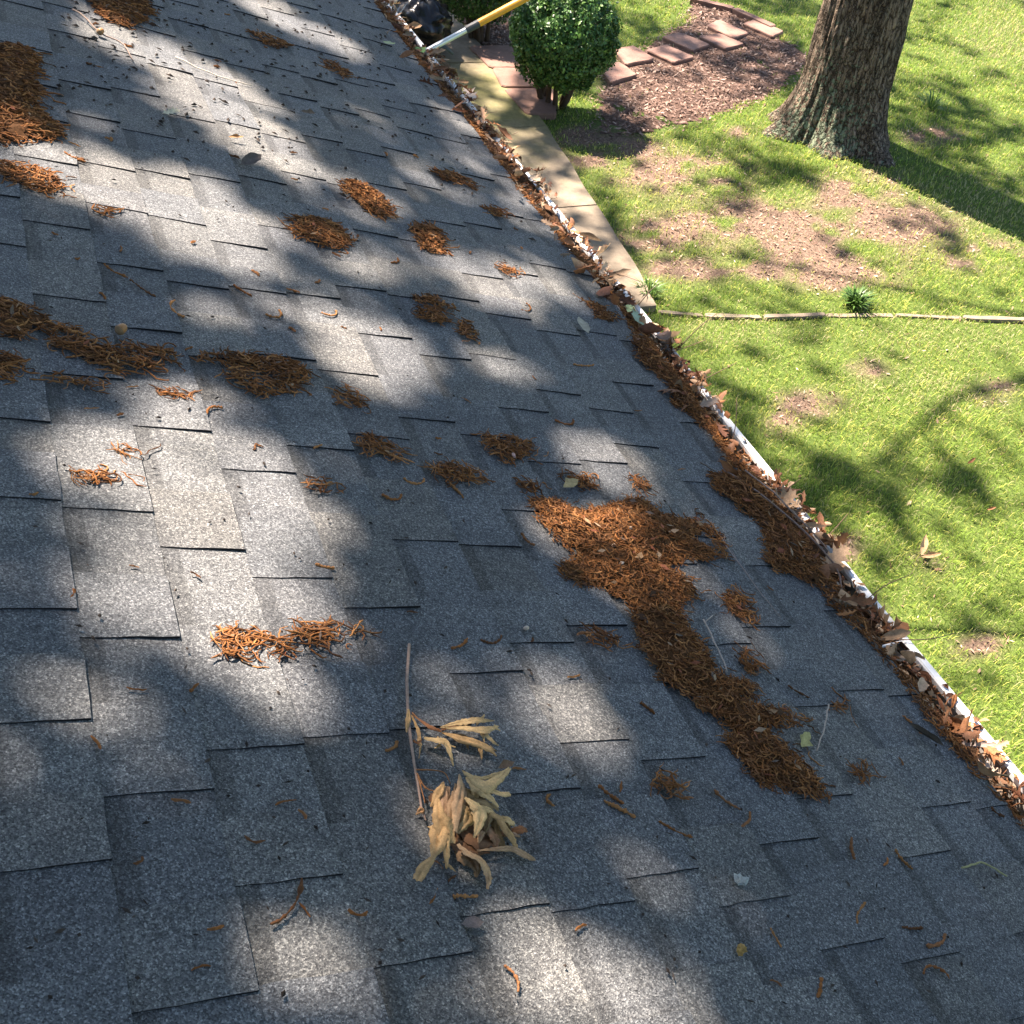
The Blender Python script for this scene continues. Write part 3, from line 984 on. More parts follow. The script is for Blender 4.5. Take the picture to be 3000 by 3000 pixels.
HEAPS = [
    ([(888, 815), (925, 812), (975, 828), (1003, 838), (1000, 860), (975, 868), (945, 868), (915, 845)], 'wedge-shaped brown catkin clump above the large drift with a pink bud', .010, 2.0, .15, .3),
    ([(797, 882), (820, 870), (870, 876), (920, 890), (915, 905), (870, 908), (850, 912), (820, 900)], 'pointed brown catkin clump left of the large drift', .010, 2.0, .1, .3),
    ([(676, 838), (690, 825), (730, 835), (765, 852), (770, 862), (745, 866), (700, 858), (680, 855)], 'looped catkin bundle lying over a tab edge, mid roof', .007, 1.7, .1, .3),
    ([(392, 1220), (430, 1185), (540, 1195), (560, 1170), (640, 1178), (712, 1182), (690, 1198), (620, 1205), (640, 1235), (655, 1252), (600, 1240), (560, 1225), (530, 1245), (460, 1258), (410, 1245)], 'sunlit orange catkin heap below the brightest patch of sun', .012, 1.7, .05, .35),
    ([(362, 672), (420, 668), (540, 680), (575, 700), (585, 725), (540, 745), (480, 750), (430, 722), (385, 695)], 'dark stringy catkin mat at the middle left', .012, 2.0, .05, .25),
    ([(30, 600), (110, 610), (190, 635), (270, 655), (340, 670), (300, 700), (210, 712), (170, 690), (120, 660), (60, 640)], 'long catkin mat beside an acorn at the left', .013, 2.0, .12, .25),
    ([(-20, 560), (60, 575), (100, 600), (90, 625), (30, 640), (-20, 630)], 'catkin mat cut by the left edge above the acorn', .014, 2.2, .1, .4),
    ([(-20, 665), (40, 672), (62, 695), (40, 715), (-20, 720)], 'yellowish catkin mat at the left edge below the acorn', .012, 2.0, .1, .4),
    ([(72, 708), (150, 712), (205, 722), (190, 732), (110, 728), (80, 722)], 'thin catkin strip under a tab edge below the acorn', .006, 1.7, .05, .2),
    ([(530, 425), (560, 412), (620, 422), (655, 445), (662, 470), (630, 475), (590, 465), (545, 445)], 'flat dark brown catkin mat left of the two humped clumps', .012, 2.2, .1, .35),
    ([(638, 350), (660, 345), (700, 358), (735, 392), (742, 412), (715, 422), (690, 400), (655, 375)], 'humped golden catkin clump, upper of two in the upper middle', .030, 2.6, .3, .8),
    ([(772, 432), (800, 420), (830, 440), (842, 468), (825, 485), (795, 472)], 'round humped golden catkin clump nearest the gutter side', .032, 2.8, .3, 1.0),
    ([(776, 572), (810, 562), (845, 585), (850, 610), (820, 622), (790, 608)], 'squarish dark catkin mat in the centre above the shaded tabs', .010, 2.2, .1, .3),
    ([(850, 612), (880, 610), (900, 640), (895, 658), (865, 640)], 'small loose catkin tuft below the squarish mat', .006, 1.4, .3, .5),
    ([(-20, 85), (50, 92), (80, 120), (75, 180), (70, 210), (120, 255), (110, 272), (50, 275), (-20, 280)], 'thick rusty catkin mat at the upper left edge', .022, 2.2, .1, .45),
    ([(150, -10), (270, -10), (285, 20), (275, 45), (240, 58), (190, 40)], 'rusty catkin mat at the top edge of the roof view', .016, 2.2, .1, .5),
    ([(-10, 312), (60, 318), (110, 340), (128, 365), (90, 372), (40, 355), (-10, 345)], 'orange catkin mat in sun at the left edge below the thick mat', .010, 1.8, .12, .3),
    ([(128, 900), (180, 893), (285, 898), (270, 908), (210, 915), (150, 916)], 'narrow orange catkin strip in sun beside a tab edge, left', .006, 1.7, .0, .2),
    ([(558, 908), (600, 906), (642, 925), (650, 940), (610, 925), (570, 918)], 'small sunlit catkin bundle left of the looped bundle', .005, 1.5, .15, .3),
    ([(1092, 1192), (1120, 1186), (1165, 1200), (1168, 1218), (1130, 1215), (1100, 1208)], 'small brown catkin knot left of the large drift', .009, 1.9, .1, .7),
    ([(1345, 1122), (1400, 1115), (1432, 1132), (1400, 1150), (1430, 1178), (1390, 1180), (1360, 1150)], 'spread catkin tuft right of the drift beside a thin twig', .006, 1.5, .2, .6),
    ([(1218, 1490), (1235, 1466), (1265, 1468), (1290, 1482), (1285, 1505), (1240, 1512)], 'round knot of catkins below the large drift', .010, 1.9, .2, 1.0),
    ([(1345, 1030), (1320, 990), (1300, 975), (1310, 960), (1345, 995), (1370, 1035), (1360, 1060)], 'thin catkin tuft on the upper right rim of the drift', .005, 1.4, .3, .6),
    ([(1385, 1240), (1410, 1228), (1440, 1250), (1430, 1272), (1400, 1262)], 'small orange catkin tuft in a faint sun patch by the drift', .006, 1.6, .3, .8),
    ([(1088, 572), (1110, 575), (1150, 598), (1172, 605), (1150, 616), (1115, 602)], 'catkin strip pointing at the gutter edge, upper right of roof', .007, 1.9, .25, .3),
    ([(810, 322), (850, 326), (905, 352), (890, 362), (850, 350), (820, 338)], 'rusty catkin strip in the upper middle near the gutter', .007, 1.6, .2, .35),
    ([(902, 392), (940, 396), (972, 410), (945, 414), (915, 406)], 'thin rusty catkin strip above the humped clumps', .005, 1.6, .2, .3),
    ([(928, 503), (960, 508), (988, 520), (960, 526), (938, 515)], 'small orange catkin clump in the sun patch near the gutter', .005, 1.7, .2, .4),
    ([(295, 738), (340, 740), (375, 750), (340, 754), (305, 748)], 'short orange catkin bundle in sun below the long mat', .004, 1.7, .1, .2),
    ([(215, 848), (240, 843), (262, 855), (250, 872), (228, 868)], 'small pale catkin knot in sun, left', .005, 1.4, .2, .9),
    ([(1055, 895), (1080, 890), (1120, 905), (1130, 920), (1095, 925), (1070, 912)], 'orange catkin clump at the sun patch above the drift', .005, 1.6, .2, .5),
    ([(1185, 905), (1205, 900), (1225, 918), (1215, 932), (1195, 922)], 'tiny orange catkin clump right of the sun patch above the drift', .004, 1.5, .3, .7),
    ([(978, 912), (1000, 905), (1022, 918), (1010, 932), (985, 928)], 'small dark catkin knot at the upper tip of the drift', .005, 1.6, .2, .8),
    ([(620, 750), (655, 735), (692, 758), (680, 768), (640, 768)], 'loose catkin tuft right of the stringy mat', .004, 1.1, .3, .8),
    ([(175, 400), (205, 398), (228, 402), (200, 412)], 'little orange catkin bundle in the large upper left sun patch', .004, 1.5, .1, .5),
    ([(1600, 1450), (1640, 1440), (1650, 1470), (1620, 1480)], 'loose catkin tuft right of the lower end of the drift', .004, .9, .4, .9),
    ([(1565, 1315), (1590, 1310), (1600, 1335), (1575, 1345)], 'little catkin knot between the drift and the gutter', .005, 1.3, .4, .9),
    ([(610, 112), (640, 120), (665, 140), (640, 148), (615, 130)], 'rusty catkin patch at the top middle of the roof', .005, 1.4, .2, .4),
    ([(470, 60), (520, 70), (560, 90), (520, 92), (480, 78)], 'faint rusty catkin patch at the top of the roof', .004, 1.0, .2, .4),
]
for q, (poly, label, hm, cov, an, sp) in enumerate(HEAPS):
    near = roof_sy(*poly[0])[1]
    heap('catkin_clump', poly, label, hm, cov * 1.0, an, sp, .00115 if near < 2.0 else .0014 if near < 2.8 else .0017, (.03, .07), 100 + q, 'catkin clump')

# single catkins, measured: start, end, bend, label
SINGLE = [
    ((505, 1755), (540, 1690), 1.5, .0034, 'hooked brown catkin on a dark tab at the lower left'),
    ((945, 1830), (965, 1865), -1.6, .0030, 'hooked orange catkin beside the bright patch at the bottom'),
    ((850, 1700), (890, 1688), .2, .0030, 'straight brown catkin just below the oak leaf sprig'),
    ((1035, 1505), (1040, 1520), 2.6, .0030, 'curled brown catkin right of the oak leaf sprig'),
    ((1125, 1488), (1165, 1520), .5, .0032, 'upper of two parallel catkins right of the sprig'),
    ((1135, 1518), (1190, 1540), .3, .0032, 'lower of two parallel catkins right of the sprig'),
    ((1238, 1556), (1295, 1585), .4, .0026, 'thin dark reddish catkin below the round knot'),
    ((1345, 1495), (1380, 1530), .9, .0028, 'forked-looking brown catkin below the drift'),
    ((1395, 1565), (1422, 1545), .2, .0030, 'short straight catkin right of the dark reddish one'),
    ((1607, 1580), (1607, 1618), .2, .0030, 'upright brown catkin on a tab at the right'),
    ((1690, 1602), (1715, 1628), 1.3, .0026, 'bowed catkin right of the upright one'),
    ((1700, 1750), (1735, 1752), .3, .0028, 'short level orange catkin at the lower right'),
    ((1745, 1785), (1765, 1765), 1.6, .0032, 'hooked orange catkin at the lower right edge of tabs'),
    ((1740, 1840), (1775, 1845), -2.4, .0024, 'thin looped catkin at the lower right'),
    ((1545, 1850), (1547, 1890), .1, .0028, 'straight catkin near the bottom right'),
    ((1740, 1385), (1700, 1358), .2, .0026, 'catkin lying uphill of the dark curled leaf'),
    ((1615, 1745), (1632, 1715), -.8, .0024, 'bent dark catkin at the lower right'),
    ((1450, 1755), (1470, 1785), .5, .0018, 'very thin dark catkin at the lower right'),
    ((1080, 690), (1105, 688), 1.2, .0028, 'short hooked catkin in the shaded centre right'),
    ((440, 540), (470, 555), .8, .0034, 'thick orange catkin in the upper left centre'),
    ((330, 570), (345, 590), 2.6, .0032, 'ring-shaped orange catkin at the left above the mats'),
    ((500, 595), (520, 590), 2.8, .0032, 'ring-shaped orange catkin left of the bright middle patch'),
    ((245, 530), (295, 555), .4, .0030, 'long bowed catkin at the left above the ring'),
    ((195, 500), (235, 520), .7, .0028, 'bowed catkin at the left under a tab edge'),
    ((120, 295), (150, 310), 1.0, .0034, 'hooked rusty catkin below the thick upper left mat'),
    ((760, 905), (790, 905), 2.2, .0032, 'looped catkin left of the pointed clump'),
    ((720, 935), (745, 935), 2.6, .0032, 'ring-shaped catkin below the pointed clump'),
    ((845, 905), (870, 935), .4, .0030, 'bowed catkin hanging off the pointed clump'),
    ((985, 1005), (1005, 1020), 1.5, .0032, 'dark hooked catkin left of the drift'),
    ((1045, 795), (1075, 800), 2.0, .0030, 'pink-brown looped catkin on a tab edge, centre'),
    ((1205, 1330), (1230, 1345), .5, .0034, 'thick catkin left of the lower drift'),
    ((850, 1225), (885, 1215), .3, .0030, 'orange catkin under a tab edge above the sprig'),
    ((905, 1210), (935, 1208), 2.0, .0028, 'small curled catkin above the sprig to the right'),
    ((1485, 1295), (1520, 1315), .5, .0024, 'bowed reddish catkin right of the lower drift'),
    ((390, 785), (415, 780), -1.9, .0028, 'v-shaped orange catkin in the left sun patch'),
    ((595, 1065), (625, 1070), .6, .0034, 'orange catkin right of the hottest sun patch'),
    ((725, 1420), (740, 1405), 1.2, .0026, 'small tangled catkin left of the sprig'),
    ((980, 590), (995, 585), 2.2, .0026, 'small orange curl on the upper middle tabs'),
    ((735, 500), (745, 495), 1.8, .0034, 'small rusty curl below the flat brown mat'),
    ((540, 545), (560, 550), .8, .0026, 'short catkin right of the thick orange one'),
    ((605, 592), (630, 592), 2.0, .0024, 'thin orange curl on the bright middle patch'),
    ((1868, 1525), (1885, 1535), 1.5, .0030, 'curled catkin close to the gutter at the right'),
]
for q, (a, b, bend, rad, label) in enumerate(SINGLE):
    r = np.random.default_rng(500 + q)
    A = np.array(roof_sy(*a)); B = np.array(roof_sy(*b))
    ch = np.linalg.norm(B - A)
    ang = math.atan2(B[1] - A[1], B[0] - A[0])
    L = ch * (1 + abs(bend) * .35)
    L = max(L, .03)
    mb = MB()
    add_catkin(mb, A[0], A[1], ang - bend * .5, L, rad * .74, bend, .0, r, 7, 24, .05, bead=.34)
    tag(mb.build('catkin', M['catkin'], smooth=True), label, 'catkin', 'single catkins on the shingles')
# tiny anonymous ones
r = np.random.default_rng(77)
cnt = 0
while cnt < 95:
    px, py = r.uniform(10, 1900), r.uniform(20, 1900) ** 1.0
    if r.random() < .35: py *= .5
    s, y = roof_sy(px, py)
    if s > EAVE_S - .08 or s < 0:
        continue
    mb = MB()
    far = y > 2.2
    add_catkin(mb, s, y, r.normal(.1, .7), r.uniform(.014, .032), r.uniform(.0013, .0024) * (1.5 if far else 1), r.normal(0, 1.2), 0, r, 4, 6, .2)
    reg = ('upper ' if py < 640 else 'middle ' if py < 1280 else 'lower ') + ('left' if px < 640 else 'centre' if px < 1280 else 'right')
    tag(mb.build('catkin_scrap', M['catkin']), 'tiny brown catkin scrap lying loose on the shingles at the ' + reg, 'catkin scrap', 'tiny catkin scraps scattered over the roof')
    cnt += 1
# dark specks of dirt near the top of the roof: uncountable
mb = MB()
for q in range(900):
    px, py = r.uniform(100, 1100), abs(r.normal(0, 170))
    if r.random() < .35:
        px, py = r.uniform(50, 1900), r.uniform(200, 1900)
    s, y = roof_sy(px, py)
    if s > EAVE_S - .02 or s < 0:
        continue
    far = 1.6 if y > 3 else .8
    a = r.uniform(0, 6.28)
    l, w = r.uniform(.003, .010) * far, r.uniform(.0015, .004) * far
    c, sn = math.cos(a), math.sin(a)
    loc = np.array([(-l, 0), (0, -w), (l, 0), (0, w)])
    S = s + loc[:, 0] * c - loc[:, 1] * sn; Y = y + loc[:, 0] * sn + loc[:, 1] * c
    base_ = RP(S, Y, np.full(4, .0085))
    top = RP(np.array([s]), np.array([y]), np.array([.0085 + w * 1.2]))
    mb.add(np.concatenate([base_, top]), np.array([[0, 1, 4], [1, 2, 4], [2, 3, 4], [3, 0, 4]]), np.array((.03, .024, .02)) * r.uniform(.6, 2.2))
tag(mb.build('dirt_specks', M['litter']), 'dark crumbs and bits of dirt scattered on the shingles', 'dirt', kind='stuff')


# ------------------------------------------------------------------ leaves and twigs
def oak_leaf(L, Wd, curl=0.0, bend=0.0, twist=0.0, seed=0, lobes=True, stem=.0):
    """pointed-lobed oak leaf along +x, lying in xy, rolled about its midrib; returns verts, faces"""
    r = np.random.default_rng(seed)
    if lobes:
        prof = [(0, .03), (.08, .08), (.16, .2), (.27, .62), (.29, .30), (.36, .30), (.53, 1.0), (.52, .40), (.58, .36), (.77, .88), (.74, .38), (.80, .28), (.93, .46), (.91, .2), (.95, .12), (1.0, .0)]
    else:
        prof = [(0, .02), (.1, .25), (.25, .6), (.42, .82), (.6, .8), (.76, .58), (.9, .28), (1.0, 0)]
    V = []; ns = 3
    for (t, w), in zip(prof):
        t2 = min(t, 1)
        mid = t2 if not lobes else t2 - (.10 * w if w > .3 else 0)
        for side in (-1, 1):
            wj = w * (1 + .22 * r.standard_normal() * (w > .05))
            for q in range(1, ns + 1):
                f = q / ns
                V.append((mid + (t2 - mid) * f, side * wj * f * .5, 0))
        V.append((mid, 0, 0))
    V = np.array(V); st = 2 * ns + 1
    F = []
    for i in range(len(prof) - 1):
        a, b = i * st, (i + 1) * st
        for side in (0, 1):
            o = side * ns
            ca = [a + 2 * ns] + [a + o + q for q in range(ns)]
            cb = [b + 2 * ns] + [b + o + q for q in range(ns)]
            for q in range(ns):
                f = [ca[q], cb[q], cb[q + 1], ca[q + 1]]
                F.append(f if side == 0 else f[::-1])
    x, y = V[:, 0] * L, V[:, 1] * Wd
    # roll across the midrib
    if abs(curl) > 1e-3:
        k = curl / (Wd * .5)
        z = (1 - np.cos(k * y)) / k
        y = np.sin(k * y) / k
    else:
        z = 0 * y
    tw = twist * V[:, 0]
    y, z = y * np.cos(tw) - z * np.sin(tw), y * np.sin(tw) + z * np.cos(tw)
    # bend along the length
    if abs(bend) > 1e-3:
        R = L / bend
        th = x / R
        x, z = (R - z) * np.sin(th), R - (R - z) * np.cos(th)
    z = z + L * .02 * np.sin(V[:, 0] * 9 + r.uniform(0, 6)) * np.abs(V[:, 1]) * 2
    return np.stack([x, y, z], -1), np.array(F)


def frame(base, tip, nrm, roll):
    a = np.array(tip) - np.array(base)
    L = np.linalg.norm(a); a = a / L
    b = np.cross(nrm, a); b /= np.linalg.norm(b)
    c = np.cross(a, b)
    b2 = b * math.cos(roll) + c * math.sin(roll)
    c2 = np.cross(a, b2)
    return L, np.stack([a, b2, c2], 1)


def leaf_between(mb, base, tip, wr_=.5, curl=.8, bend=.3, roll=0.0, twist=0, col=(.4, .3, .19), seed=0, lobes=True, nrm=ND):
    L, R = frame(base, tip, nrm, roll)
    V, F = oak_leaf(L, L * wr_, curl, bend, twist, seed, lobes)
    r = np.random.default_rng(seed)
    c = np.array(col) * (1 + .1 * r.standard_normal())
    cc = np.tile(c, (len(V), 1))
    rim = np.abs(V[:, 1]) / (L * wr_ * .5 + 1e-6)
    cc *= (1 - .18 * np.clip(rim, 0, 1))[:, None]
    mb.add(np.array(base) + V @ R.T, F, cc)
    return mb


def rp_px(px, py, h):
    s, y = roof_sy(px, py)
    return RP(np.array(s), np.array(y), np.array(h))


TAN, BUFF, RUST, GREY = (.50, .31, .135), (.62, .42, .195), (.26, .11, .045), (.38, .235, .135)
# the oak sprig with two bunches of dry leaves
sp = empty('oak_leaf_sprig', tuple(rp_px(775, 1400, 0)))
tag(sp, 'broken oak twig with two bunches of dry curled tan leaves', 'leaf sprig')
tw_px = [(770, 1220), (764, 1290), (767, 1360), (770, 1400), (778, 1450), (783, 1490), (790, 1530), (797, 1560)]
pts = np.array([rp_px(x, y, .010 + .003 * (q % 2)) for q, (x, y) in enumerate(tw_px)])
V, F = tube(pts, [.0026, .0026, .0024, .0024, .0021, .002, .0018, .0012], 6)
adopt(MB().add(V, F, (.30, .21, .16)).build('twig', M['twig'], smooth=True), sp)
def smooth_path(P, n):
    P = np.asarray(P, float)
    Q = np.concatenate([[2 * P[0] - P[1]], P, [2 * P[-1] - P[-2]]])
    out = []
    for u in np.linspace(0, len(P) - 1 - 1e-6, n):
        i = int(u); t = u - i
        a, b, c, d = Q[i], Q[i + 1], Q[i + 2], Q[i + 3]
        out.append(.5 * (2 * b + (c - a) * t + (2 * a - 5 * b + 4 * c - d) * t * t + (3 * b - a - 3 * c + d) * t ** 3))
    return np.array(out)


def ribbon(mb, P, Wd, roll, col, nrm=ND, edge=.72, seed=0):
    """a dried leaf lobe: a strip whose margins have rolled downwards"""
    r = np.random.default_rng(seed)
    n = len(P)
    T = np.gradient(P, axis=0); T /= np.linalg.norm(T, axis=1)[:, None] + 1e-9
    B = np.cross(nrm, T); B /= np.linalg.norm(B, axis=1)[:, None] + 1e-9
    U = np.cross(T, B)
    tilt = r.normal(0, .22)
    B, U = B * math.cos(tilt) + U * math.sin(tilt), U * math.cos(tilt) - B * math.sin(tilt)
    m = 9 if len(P) > 5 else 5
    a = np.linspace(-1, 1, m)
    roll = roll * r.uniform(.45, .95)
    if n > 5:
        Wd = Wd * (1 + .05 * r.standard_normal(n) * (Wd > .002))
    rr = roll * (1 + .35 * np.sin(np.linspace(0, 6, n) + r.uniform(0, 6)))
    rad = Wd / 2 / np.sin(np.minimum(rr, 1.45))
    ang = a[None] * rr[:, None]
    V = P[:, None] + B[:, None] * (np.sin(ang) * rad[:, None])[..., None] + U[:, None] * ((np.cos(ang) - 1) * rad[:, None] - .17 * Wd[:, None] * np.exp(-(a[None] / .22) ** 2) + .05 * Wd[:, None] * np.sin(a[None] * 5 + np.linspace(0, 7, n)[:, None] + r.uniform(0, 6)))[..., None]
    V = V + r.normal(0, .0004, V.shape)
    V[:, [0, -1]] += B[:, None] * (r.normal(0, .035, (n, 2)) * Wd[:, None])[..., None]
    i, j = np.meshgrid(np.arange(n - 1), np.arange(m - 1), indexing='ij')
    F = np.stack([i * m + j, (i + 1) * m + j, (i + 1) * m + j + 1, i * m + j + 1], -1).reshape(-1, 4)
    c = np.array(col)[None, None] * (1 - (1 - edge) * np.abs(a)[None, :, None] ** 3) * np.ones((n, 1, 1))
    c = c * (1 - .12 * np.exp(-(a[None, :, None] / .12) ** 2))
    mb.add(V.reshape(-1, 3), F, c.reshape(-1, 3))


def zp(x, y):
    return ((1140 + x / 2.883) / K, (1990 + y / 2.883) / K)


DKR = (.17, .085, .04)
PINK = (.44, .28, .15)
SPR = [  # colour, height at the base, height at the tip, strips: (points, widths)
    (BUFF, .020, .026, [([(400, 470), (520, 455), (610, 450), (700, 440), (840, 440)], [10, 34, 44, 38, 8]), ([(680, 440), (740, 405), (765, 370)], [40, 28, 4])]),
    (BUFF, .024, .022, [([(440, 490), (600, 495), (740, 515), (800, 500), (880, 470)], [10, 44, 66, 48, 8]), ([(840, 478), (905, 500)], [36, 6]), ([(745, 520), (770, 595)], [44, 5]), ([(770, 540), (840, 600), (890, 625)], [34, 24, 5])]),
    (TAN, .018, .012, [([(430, 510), (560, 560), (680, 590), (800, 630), (885, 690)], [10, 44, 56, 50, 8]), ([(740, 620), (765, 715)], [44, 4]), ([(820, 625), (885, 640)], [30, 4])]),
    (BUFF, .016, .010, [([(270, 540), (380, 570), (450, 590), (490, 660), (525, 770)], [22, 48, 66, 38, 6]), ([(410, 575), (395, 510)], [40, 4]), ([(410, 590), (370, 612)], [30, 4]), ([(455, 590), (548, 606)], [34, 5])]),
    (TAN, .014, .012, [([(145, 290), (135, 400), (130, 480)], [10, 36, 8]), ([(170, 340), (230, 470), (245, 590)], [12, 26, 26]), ([(250, 580), (235, 700)], [18, 5])]),
    (RUST, .014, .014, [([(180, 340), (260, 420), (330, 460), (420, 480)], [10, 22, 34, 20]), ([(420, 470), (480, 440), (560, 420)], [20, 34, 8]), ([(180, 560), (220, 575), (260, 540)], [14, 22, 8])]),
    (BUFF, .044, .034, [([(530, 930), (620, 990), (720, 1040), (790, 1010), (860, 960), (945, 870)], [10, 64, 90, 66, 48, 22]), ([(640, 960), (720, 965), (830, 920), (930, 880)], [18, 28, 32, 16]), ([(740, 1060), (860, 1085), (958, 1070)], [56, 48, 32])]),
    (BUFF, .042, .030, [([(560, 980), (640, 1060), (700, 1090), (780, 1130), (860, 1190)], [10, 64, 66, 44, 15]), ([(660, 1070), (665, 1175)], [70, 5])]),
    (PINK, .048, .034, [([(500, 980), (512, 1100), (500, 1250), (488, 1420)], [15, 54, 76, 28]), ([(520, 1020), (560, 1060)], [30, 6])]),
    (TAN, .036, .026, [([(390, 1000), (350, 1090), (300, 1175)], [8, 62, 14])]),
    (GREY, .030, .024, [([(400, 1010), (410, 1120), (400, 1270)], [40, 66, 30]), ([(450, 1010), (440, 1120), (440, 1240)], [20, 40, 20])]),
    (BUFF, .048, .034, [([(540, 1180), (620, 1230), (680, 1280), (670, 1380), (640, 1470)], [20, 76, 100, 54, 10]), ([(670, 1240), (780, 1230), (860, 1290)], [76, 54, 26]), ([(550, 1160), (640, 1180), (730, 1210)], [14, 34, 20])]),
    (TAN, .036, .014, [([(770, 1260), (860, 1290), (920, 1370), (1000, 1440), (1052, 1490)], [20, 48, 48, 48, 30]), ([(740, 1160), (800, 1210), (840, 1250)], [16, 34, 16])]),
    (BUFF, .020, .014, [([(880, 1240), (960, 1270), (1032, 1285)], [20, 44, 26])]),
    (RUST, .014, .012, [([(1000, 1330), (1080, 1330), (1138, 1320)], [34, 46, 22]), ([(890, 1360), (960, 1340), (1010, 1330)], [20, 50, 30])]),
    (GREY, .012, .010, [([(940, 1365), (1020, 1375), (1085, 1372)], [16, 24, 8])]),
    (PINK, .018, .010, [([(700, 1520), (850, 1510), (1000, 1500), (1130, 1550), (1212, 1566)], [10, 24, 48, 44, 12])]),
    (PINK, .028, .012, [([(520, 1500), (600, 1570), (690, 1610), (750, 1660), (800, 1740), (800, 1825)], [25, 74, 90, 78, 50, 16]), ([(755, 1650), (792, 1595)], [46, 8]), ([(790, 1745), (848, 1730)], [36, 8])]),
    (TAN, .046, .026, [([(310, 1180), (320, 1300), (360, 1380), (420, 1440), (500, 1480)], [20, 66, 110, 96, 20]), ([(340, 1380), (335, 1500), (300, 1620), (230, 1690), (178, 1795)], [120, 96, 32, 74, 60]), ([(385, 1460), (420, 1580), (430, 1695)], [84, 44, 8]), ([(340, 1230), (395, 1285), (435, 1260)], [34, 48, 10])]),
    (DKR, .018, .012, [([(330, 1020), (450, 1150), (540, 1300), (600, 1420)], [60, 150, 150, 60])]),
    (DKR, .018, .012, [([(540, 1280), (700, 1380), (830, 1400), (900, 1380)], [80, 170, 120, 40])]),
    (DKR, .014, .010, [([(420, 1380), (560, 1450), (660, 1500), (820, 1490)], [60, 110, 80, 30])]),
    ((.30, .17, .09), .020, .014, [([(700, 1250), (800, 1330), (860, 1420), (880, 1480)], [50, 90, 80, 20])]),
    (PINK, .018, .024, [([(700, 1480), (712, 1420), (742, 1370)], [8, 38, 20])]),
    ((.50, .28, .13), .012, .012, [([(198, 1190), (240, 1172), (275, 1150)], [8, 42, 20])]),
    (TAN, .012, .010, [([(420, 1590), (470, 1640), (535, 1672)], [10, 28, 8])]),
    (RUST, .016, .014, [([(300, 1590), (360, 1630), (420, 1660)], [10, 20, 8])]),
]
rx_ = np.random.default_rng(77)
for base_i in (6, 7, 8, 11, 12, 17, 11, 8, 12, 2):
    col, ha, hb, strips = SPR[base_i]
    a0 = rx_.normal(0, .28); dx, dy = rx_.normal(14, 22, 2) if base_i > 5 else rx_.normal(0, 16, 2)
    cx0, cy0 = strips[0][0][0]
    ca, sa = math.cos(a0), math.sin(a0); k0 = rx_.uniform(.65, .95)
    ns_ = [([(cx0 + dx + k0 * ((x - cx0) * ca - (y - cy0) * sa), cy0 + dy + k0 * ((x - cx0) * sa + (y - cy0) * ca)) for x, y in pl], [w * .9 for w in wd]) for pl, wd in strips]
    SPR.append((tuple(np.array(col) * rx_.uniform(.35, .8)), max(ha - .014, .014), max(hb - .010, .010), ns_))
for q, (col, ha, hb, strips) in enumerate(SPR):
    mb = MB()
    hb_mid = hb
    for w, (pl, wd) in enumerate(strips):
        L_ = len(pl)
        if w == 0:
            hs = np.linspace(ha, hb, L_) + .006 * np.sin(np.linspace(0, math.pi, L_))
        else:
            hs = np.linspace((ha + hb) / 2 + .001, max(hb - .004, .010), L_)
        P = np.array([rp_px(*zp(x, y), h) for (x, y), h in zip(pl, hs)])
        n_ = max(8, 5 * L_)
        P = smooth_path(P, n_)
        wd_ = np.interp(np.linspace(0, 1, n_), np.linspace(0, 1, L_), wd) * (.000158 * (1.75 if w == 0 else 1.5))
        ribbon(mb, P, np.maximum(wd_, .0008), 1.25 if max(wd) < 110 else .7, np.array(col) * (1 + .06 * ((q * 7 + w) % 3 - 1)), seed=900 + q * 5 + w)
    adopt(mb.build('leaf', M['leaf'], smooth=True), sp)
for pl in ([(200, 820), (350, 825), (440, 850), (485, 935)], [(205, 850), (240, 920), (275, 985)], [(215, 880), (245, 1000), (270, 1110)], [(170, 330), (240, 400), (330, 460)], [(235, 930), (300, 990), (380, 1010)]):
    P = smooth_path(np.array([rp_px(*zp(x, y), .016) for x, y in pl]), 12)
    V, F = tube(P, np.linspace(.0013, .0008, 12), 5)
    adopt(MB().add(V, F, (.26, .12, .05)).build('stalk', M['twig'], smooth=True), sp)


def twig(name, pts_px, hs, r0, r1, col, label, cat='twig', side=None):
    P = np.array([rp_px(x, y, h) for (x, y), h in zip(pts_px, hs)])
    # resample for slight crookedness
    t = np.linspace(0, 1, len(P)); tt = np.linspace(0, 1, 14)
    Q = np.stack([np.interp(tt, t, P[:, k]) for k in range(3)], -1)
    r = np.random.default_rng(len(label))
    Q[1:-1] += r.normal(0, r0 * .35, (12, 3))
    V, F = tube(Q, np.linspace(r0, r1, 14), 6)
    mb = MB(); mb.add(V, F, col)
    for (a, b) in (side or []):
        V, F = tube([rp_px(*a[:2], a[2]), rp_px(*b[:2], b[2])], [r1 * 1.2, r1 * .6], 5)
        mb.add(V, F, col)
    return tag(mb.build(name, M['twig'], smooth=True), label, cat)


